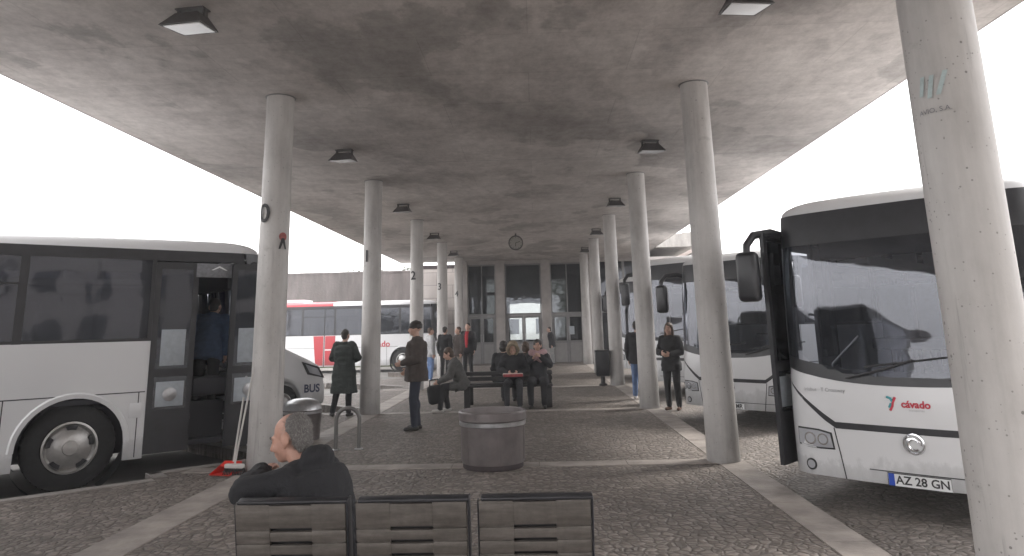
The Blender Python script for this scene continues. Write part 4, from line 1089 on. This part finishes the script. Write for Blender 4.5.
# long handled red dustpan and its broom, leaning against column 0
dp = thing('dustpan', 'red long handled dustpan at the foot of column 0', 'dustpan', (-3.72, 9.0, .007), R(-15))
mb = MB(); v = [(-.14, -.16, 0), (.14, -.16, 0), (.12, .10, 0), (-.12, .10, 0), (-.135, -.15, .012), (.135, -.15, .012), (.12, .10, .12), (-.12, .10, .12)]
mb.add(v, [(0, 3, 2, 1), (2, 3, 7, 6), (3, 0, 4, 7), (1, 2, 6, 5)]); mb.add([(-.12, .0, .07), (.12, .0, .07), (.12, .10, .12), (-.12, .10, .12)], [(0, 1, 2, 3)])
mb.build('pan', M['dustred'], dp, fix=False)
mb = MB(); mb.tube([(0, .09, .06), (.02, .20, .85)], .012); mb.build('handle', M['wood'], dp)
br = thing('broom', 'broom with a pale handle leaning on column 0 beside the red dustpan', 'broom', (-3.60, 8.90, .007), R(-10))
mb = MB(); mb.rbox(-.12, .12, -.03, .03, .07, .12, .012); mb.tube([(0, 0, .11), (.13, .10, 1.22)], .012); mb.build('handle', M['wood'], br)
mb = MB()
for i in range(13):
    for j in range(3):
        x = -.11 + .22 * i / 12; mb.tube([(x, -.02 + .02 * j, .075), (x * 1.15, -.035 + .035 * j, .0)], .006, 5)
mb.build('bristles', M['bristle'], br)
# small black bin on wheels by the far right column
cb = thing('litter_bin', 'small black upright litter bin standing before a far right column', 'bin', (1.80, 20.6, 0))
mb = MB(); mb.rbox(-.185, .185, -.17, .17, .26, .93, .03); mb.build('box', M['black'], cb)
mb = MB(); mb.rbox(-.195, .195, -.18, .18, .90, .955, .015); mb.build('lid', M['black'], cb)
mb = MB(); mb.lathe([(.11, 0), (.11, .05), (.06, .08), (.06, .27)], 20); mb.build('foot', M['bench'], cb)

# ------------------------------------------------------------------ white minibus nosing out behind column 0
vn = thing('minibus', 'white minibus with BUS on its flank, nose showing behind column 0', 'bus', (-4.98, 16.2, ROAD), R(42))
VW = .99
vn.scale = (1, 1, 1.09)
def vy(z): return VW * (1 - .075 * max(0, z - 1.15))
prof = [(-.02, .30), (0, .42), (.0, .62), (-.05, .86), (-.16, 1.02), (-.40, 1.14), (-.98, 1.34), (-1.72, 2.24), (-1.98, 2.44), (-2.4, 2.53), (-5.6, 2.55), (-5.8, 2.40), (-5.86, 1.2), (-5.84, .34)]
def varch(xc): return [(xc + .40 * math.cos(a), .36 + .40 * math.sin(a)) for a in np.linspace(PI + .15, -.15, 14)]
poly = prof + [p for p in varch(-4.45)] + [p for p in varch(-1.02)]
mb = MB(); mb.prism(poly, lambda u, v, t: (u - .12 * (t * t) * (1 if u > -.5 else 0), t * vy(v), v), -1, 1)
o = mb.build('body', [M['white']], vn, 25); bv = o.modifiers.new('bevel', 'BEVEL'); bv.width = .06; bv.segments = 3; bv.limit_method = 'ANGLE'; bv.angle_limit = R(50)
def vside(poly, s, off, m, nm, par=vn):
    mb = MB(); mb.prism(poly, lambda u, v, t: (u, s * (vy(v) + t), v), -.01, off); return mb.build(nm, m, par)
for s in (-1, 1):
    vside([(-1.05, 1.36), (-1.72, 2.18), (-1.95, 2.28), (-2.30, 2.30), (-2.30, 1.33)], s, .006, M['gd'], 'side_window')
    vside([(-1.12, 1.40), (-1.70, 2.12), (-1.75, 2.12), (-1.75, 1.40)], s, .008, M['black'], 'window_post')
    vside([(-2.42, 1.36), (-2.42, 2.30), (-3.9, 2.30), (-3.9, 1.36)], s, .006, M['gd'], 'side_window'); vside([(-4.0, 1.36), (-4.0, 2.30), (-5.5, 2.30), (-5.5, 1.36)], s, .006, M['gd'], 'side_window')
    hl_ = vside([(-.15, .78), (-.28, .99), (-.66, 1.10), (-.52, .86)], s, .008, M['ink'], 'headlight'); vside([(-.22, .82), (-.31, .96), (-.58, 1.05), (-.48, .89)], s, .012, M['lens'], 'lens', hl_)
    vside([(-1.6, .62), (-1.6, .70), (-5.4, .70), (-5.4, .62)], s, .02, M['black'], 'rub_strip')
    h = MB(); h.rbox(-1.30, -1.12, s * (VW + .04) - .09, s * (VW + .04) + .09, 1.36, 1.74, .05, 3); h.tube([(-1.25, s * .9, 1.45), (-1.22, s * 1.03, 1.45)], .03); h.build('mirror', M['black'], vn)
    for x in (-1.02, -4.45):
        Mw = Matrix.Translation((x, s * (VW - .05), .35)) @ Matrix.Rotation(R(90) * (1 if s < 0 else -1), 4, 'X')
        w_ = MB(); w_.lathe([(.20, 0), (.22, .015), (.31, .01), (.345, -.03), (.35, -.2), (.2, -.22)], 32, 0, Mw, cap=False); wo_ = w_.build('wheel', M['rubber'], vn)
        w_ = MB(); w_.lathe([(.205, .005), (.19, .01), (.15, -.02), (.07, .01), (0, .015)], 32, 0, Mw, cap=False); w_.build('rim', M['rim'], wo_)
mb = MB(); mb.grid(lambda a, c: (-1.03 - .68 * c + .014, (a - .5) * 2 * .86 * (1 - .05 * c), 1.40 + .83 * c + .02), 4, 2); mb.build('windscreen', M['gd'], vn)
mb = MB(); mb.box(-.03, .012, -.45, .45, .66, .86); mb.build('grille', M['black'], vn)
text_on(lambda u, v: (u - .42, -VW - .006, v + .60), 'BUS', .20, M['bluegrey'], vn, bold=.006)

# ------------------------------------------------------------------ station building
YF = 34.3
sb = thing('station_building', 'glazed station front with concrete pilasters and doors closing the end of the platform', 'building', (0, YF, 0))
def part(nm, m, *boxes, par=sb):
    mb = MB()
    for q in boxes: mb.box(*q)
    return mb.build(nm, m, par)
for x in (-1.63, .51): part('pilaster', M['pil'], (x - .21, x + .21, -.25, .2, 0, ZC - .003))
part('pilaster', M['pil'], (2.28, 2.66, -.2, .2, 0, ZC - .003)); part('pilaster', M['pil'], (-3.55, -3.18, -.2, .2, 0, ZC - .003))
part('lintel', M['pil'], (-3.17, 7.5, -.08, .16, 4.58, ZC - .004))
part('floor', M['floorin'], (-3.5, 7.5, .25, 10, -.1, .012))
part('wall', M['plaster'], (-3.7, -3.5, .25, 10.2, 0, 4.7), (7.5, 7.7, -.2, 10.2, 0, 4.9), (2.66, 7.5, .1, .16, 0, .35))
bw = [(-3.5, -2.95), (-2.3, -1.55), (.55, .85), (1.9, 7.5)]
part('rear_wall', M['frame'], *[(a, b, 9.8, 10.0, 0, 4.7) for a, b in bw], (-2.95, -2.3, 9.8, 10, 0, 1.3), (-2.95, -2.3, 9.8, 10, 4.5, 4.7), (-2.95, -2.3, 9.8, 10, 3.55, 3.75), (-1.55, .55, 9.8, 10, 0, .9), (-1.55, .55, 9.8, 10, 3.05, 4.7), (.85, 1.9, 9.8, 10, 0, 1.0), (.85, 1.9, 9.8, 10, 4.45, 4.7))
part('roof', M['pil'], (-3.7, 7.7, -.0, 10.2, ZC + .425, ZC + .95), (-3.5, 7.5, .2, 10.0, 4.705, 4.735))
part('parapet', M['fascia'], (-3.8, 7.8, -.15, -.002, ZC + .43, ZC + 1.05))
for (x0, x1) in ((-3.17, -1.85), (-1.41, .29), (.73, 2.27)):
    mid = x0 < -1 and x1 > 0
    w_ = part('window', M['frame'], (x0, x0 + .06, -.03, .05, 0, 4.575), (x1 - .06, x1, -.03, .05, 0, 4.575), (x0 + .06, x1 - .06, -.04, .06, 2.17, 2.27), (x0 + .06, x1 - .06, -.03, .05, 4.50, 4.575))
    mb = MB(); mb.box(x0 + .06, x1 - .06, .005, .015, 2.27, 4.50); mb.build('pane', M['gd'] if not mid else M['gc'], w_)
    if mid:
        part('roller_blind', M['blind'], (x0 + .07, x1 - .07, .07, .08, 2.78, 4.50), par=w_)
    else:
        xm = (x0 + x1) / 2; part('mullion', M['frame'], (xm - .025, xm + .025, -.02, .045, 2.27, 4.50), par=w_)
    n = 2; d = (x1 - x0 - .12) / n
    for k in range(n):
        a = x0 + .06 + k * d; b_ = a + d
        dr_ = part('door', M['frame'], (a + .003, a + .085, -.025, .04, .02, 2.165), (b_ - .085, b_ - .003, -.025, .04, .02, 2.165), (a + .085, b_ - .085, -.025, .04, 2.05, 2.165), (a + .085, b_ - .085, -.025, .04, .88, .98))
        part('panel', M['doorgrey'], (a + .085, b_ - .085, -.01, .025, .02, .88), par=dr_)
        part('pane', M['gc'] if mid else M['gd'], (a + .085, b_ - .085, .005, .014, .98, 2.05), par=dr_)
        hx = b_ - .06 if k == 0 else a + .06
        mb = MB(); mb.tube([(hx, -.025, 1.0), (hx, -.08, 1.02), (hx, -.08, 1.3), (hx, -.025, 1.32)], .014, 8); mb.build('handle', M['steel'], dr_)
for i, (x0, x1) in enumerate(((2.67, 4.2), (4.2, 5.8), (5.8, 7.5))):
    w_ = part('window', M['frame'], (x0, x0 + .06, .1, .16, .36, 4.575), (x1 - .06, x1, .1, .16, .36, 4.575), (x0 + .06, x1 - .06, .1, .16, 2.2, 2.28)); part('pane', M['gd'], (x0 + .06, x1 - .06, .12, .13, .36, 4.575), par=w_)
# notice on the far right pane
part('notice', M['sticker'], (1.55, 1.78, -.035, -.028, 1.25, 1.62))
# hall furniture seen through the glass
pw = thing('panelled_wall', 'pale stone clad wall left of the station front behind the red coach', 'wall', (-5.2, 35.5, 0))
part('cladding', M['panel'], (-.35, 1.64, -.15, .15, -.16, 4.52), par=pw); part('dark_coping', M['red'] if False else M['drumdark'], (-.35, 1.64, -.17, .15, 4.52, 4.70), par=pw)
rw = thing('retaining_wall', 'long stained brown grey concrete retaining wall behind the red coach', 'wall', (-20, 40, 0))
mb = MB(); n = 60
mb.box(-45, 14.4, 0, .5, -.2, 4.75); mb.build('wall', M['retain'], rw)
mb = MB(); mb.box(-45, 14.4, -.03, .53, 4.753, 4.86); mb.build('coping', M['retain'], rw)
bb = thing('brick_building', 'narrow brown brick gable rising beyond the second right coach', 'building', (15, 47, 0))
mb = MB(); mb.prism([(-6.6, -.16), (-4.3, -.16), (-4.3, 7.3), (-5.2, 7.3), (-6.6, 6.6)], lambda u, v, t: (u, t, v), 0, 9); mb.build('wall', M['brick'], bb)
mb = MB(); mb.prism([(-6.8, 6.52), (-5.22, 7.303), (-4.2, 7.303), (-4.2, 7.42), (-5.25, 7.42), (-6.8, 6.66)], lambda u, v, t: (u, t, v), -.3, 9.3); mb.build('roof', M['fascia'], bb)
mb = MB(); mb.box(-6.78, -6.605, -.15, 9, -.16, 6.1); mb.build('white_corner', M['plaster'], bb)
tb = thing('reflection_block', 'unseen pale block added behind the camera for the left coach windows to reflect', 'building', (30, -24, 0), R(48))  # out of frame, added to block bright sky in the side window reflections
mb = MB(); mb.box(-24, 24, -8, 0, -.2, 12); mb.build('wall', M['pil'], tb)
for i in range(14):
    for z in (1.2, 4.4, 7.6):
        mb = MB(); mb.box(-22.5 + 3.3 * i, -20.8 + 3.3 * i, -.02, .02, z, z + 1.7); mb.build('window', M['dark'], tb)
mb = MB(); mb.box(-24.3, 24.3, -8.3, .3, 12.003, 12.4); mb.build('roof', M['fascia'], tb)
# what stands beyond the hall, seen through its glass
hb = thing('pale_building', 'pale building across the street, glimpsed bright through the station glass', 'building', (-1, 70, 0))
mb = MB(); mb.box(-12, 12, 0, 8, -.2, 6.0); mb.build('wall', M['plaster'], hb)
for i in range(8):
    for z in (1.0, 3.8):
        mb = MB(); mb.box(-11 + 3 * i, -9.6 + 3 * i, -.02, .01, z, z + 1.4); mb.build('window', M['dark'], hb)
mb = MB(); mb.box(-12.3, 12.3, -.3, 8.3, 6.003, 6.3); mb.build('roof', M['fascia'], hb)
# ------------------------------------------------------------------ trees and masts
def tree(label, x, y, h, r, n=900, seed=1, group='trees showing over the retaining wall'):
    rnd = random.Random(seed); t = thing('tree', label, 'tree', (x, y, 0), 0, group)
    mb = MB(); mb.tube([(0, 0, -.2), (.05, 0, h * .3), (.0, .1, h * .6), (.1, 0, h * .9)], [.16, .13, .09, .03], 8)
    tips = []
    for k in range(9):
        a = rnd.uniform(0, 2 * PI); z = h * rnd.uniform(.4, .75); e = Vector((math.cos(a) * r * .7, math.sin(a) * r * .7, z + h * rnd.uniform(.08, .25)))
        mb.tube([(0, 0, z), tuple(e * .5 + Vector((0, 0, z * .5 + .1))), tuple(e)], [.06, .04, .015], 6); tips.append(e)
    tips.append(Vector((0, 0, h * .92)))
    mb.build('trunk', M['bark'], t)
    cm = MB()
    for i in range(n):
        c = tips[i % len(tips)] + Vector((rnd.gauss(0, r * .27), rnd.gauss(0, r * .27), rnd.gauss(0, r * .23)))
        s = rnd.uniform(.10, .2) * max(1, r / 2.0); q = Matrix.Translation(c) @ Matrix.Rotation(rnd.uniform(0, 6), 4, 'Z') @ Matrix.Rotation(rnd.uniform(-1.2, 1.2), 4, 'X')
        cm.add([(-s, 0, 0), (0, -s * .5, .02), (s, 0, 0), (0, s * .5, .02)], [(0, 1, 2, 3)], 0, q)
    cm.build('crown', M['leaf'], t, fix=False)
tree('small tree top showing over the wall left of column 1', -14.2, 61, 6.9, 1.7, seed=3)
tree('small sparse tree top over the wall between columns 1 and 2', -11.6, 66, 7.4, 1.2, 500, seed=5)
tree('tree across the street seen dimly through the right hand station window', 2.4, 58, 6.5, 2.2, 900, seed=8, group=None)
yw = thing('reflection_wall', 'long unseen grey wall added at left for the windscreens to reflect', 'wall', (-38, -12, 0))  # out of view, added as a plain dark band for windscreen reflections
mb = MB(); mb.box(-.2, .2, -34, 30, -.2, 4.4); mb.build('wall', M['retain'], yw)
mb = MB(); mb.box(-.27, .27, -34, 30, 4.403, 4.55); mb.build('coping', M['retain'], yw)
mt = thing('mast', 'thin tall mast rising against the sky beyond the left coach', 'mast', (-20.5, 48, 0))
mb = MB(); mb.tube([(0, 0, -.2), (0, 0, 6), (0, 0, 12.2)], [.06, .05, .03], 8); mb.build('pole', M['steel'], mt)
mb = MB(); mb.box(-.25, .25, -.03, .03, 11.6, 11.66); mb.build('crossbar', M['steel'], mt)

# ------------------------------------------------------------------ light
w = bpy.data.worlds.new('World'); sc.world = w; w.use_nodes = True
nt = w.node_tree; bg = nt.nodes['Background']
SUN_EL, SUN_AZ = R(48), R(62)                      # azimuth measured from +Y towards +X
sky = nt.nodes.new('ShaderNodeTexSky'); sky.sky_type = 'NISHITA'; sky.sun_disc = False
sky.sun_elevation = SUN_EL; sky.sun_rotation = SUN_AZ; sky.air_density = 1.0; sky.dust_density = 4.0; sky.altitude = 50
hs = nt.nodes.new('ShaderNodeHueSaturation'); hs.inputs['Saturation'].default_value = .25
tc = nt.nodes.new('ShaderNodeTexCoord'); nz = nt.nodes.new('ShaderNodeTexNoise'); nz.inputs['Scale'].default_value = 2.2; nz.inputs['Detail'].default_value = 7; nz.inputs['Roughness'].default_value = .55
mp = nt.nodes.new('ShaderNodeMapping'); mp.inputs['Scale'].default_value = (1, 1, 2.6)
nt.links.new(tc.outputs['Generated'], mp.inputs['Vector']); nt.links.new(mp.outputs['Vector'], nz.inputs['Vector'])
cr = nt.nodes.new('ShaderNodeValToRGB'); cr.color_ramp.elements[0].position = .3; cr.color_ramp.elements[1].position = .7
cr.color_ramp.elements[0].color = (7.5, 7.45, 7.5, 1); cr.color_ramp.elements[1].color = (10.6, 10.4, 10.4, 1)
nt.links.new(nz.outputs['Fac'], cr.inputs['Fac'])
mx = nt.nodes.new('ShaderNodeMix'); mx.data_type = 'RGBA'; mx.inputs[0].default_value = .85
nt.links.new(sky.outputs['Color'], hs.inputs['Color']); nt.links.new(hs.outputs['Color'], mx.inputs[6]); nt.links.new(cr.outputs['Color'], mx.inputs[7])
nt.links.new(mx.outputs[2], bg.inputs['Color']); bg.inputs['Strength'].default_value = .12
sl = bpy.data.lights.new('sun', 'SUN'); sl.energy = 1.2; sl.angle = R(14); sl.color = (1, .96, .9)
so = bpy.data.objects.new('sun', sl); COL.objects.link(so)
sd = Vector((math.sin(SUN_AZ) * math.cos(SUN_EL), math.cos(SUN_AZ) * math.cos(SUN_EL), math.sin(SUN_EL)))
so.rotation_euler = sd.to_track_quat('Z', 'Y').to_euler(); so.location = sd * 50

# ------------------------------------------------------------------ camera
F_ = 718.46
Rc = Matrix(((0.9991965146225534, 0.03263608985627802, -0.023263937866017985), (0.029633527499603515, -0.2107747469884622, 0.9770853903724554), (0.02698479597979649, -0.9769897090915761, -0.21157251502755758)))
cd = bpy.data.cameras.new('camera'); cam = bpy.data.objects.new('camera', cd); COL.objects.link(cam)
cam.matrix_world = Matrix.Translation((0, 0, 1.62)) @ Rc.transposed().to_4x4()
cd.sensor_width = 36; cd.lens = F_ * 36 / 1024; cd.shift_y = -(278 - 172) / 1024; cd.clip_start = .05; cd.clip_end = 2000
sc.camera = cam
vs = sc.view_settings; vs.view_transform = 'Standard'; vs.look = 'None'; vs.exposure = 2.05; vs.gamma = 1
sc.cycles.use_denoising = True; sc.cycles.max_bounces = 10; sc.cycles.transparent_max_bounces = 24

VEIL_HAZE = 0.0035  # thin scattering volume added to lift the blacks like a lens veil
if VEIL_HAZE:
    hm = bpy.data.materials.new('lens_veil_haze'); hm.use_nodes = True; ht = hm.node_tree; ht.nodes.remove(ht.nodes['Principled BSDF'])
    pv = ht.nodes.new('ShaderNodeVolumePrincipled'); pv.inputs['Color'].default_value = (.96, .95, .96, 1); pv.inputs['Density'].default_value = VEIL_HAZE; pv.inputs['Anisotropy'].default_value = .2
    ht.links.new(pv.outputs[0], ht.nodes['Material Output'].inputs['Volume'])
    mb = MB(); mb.box(-305, 305, -85, 425, -1.6, 14.5); tag(mb.build('veil_haze', hm), kind='stuff')
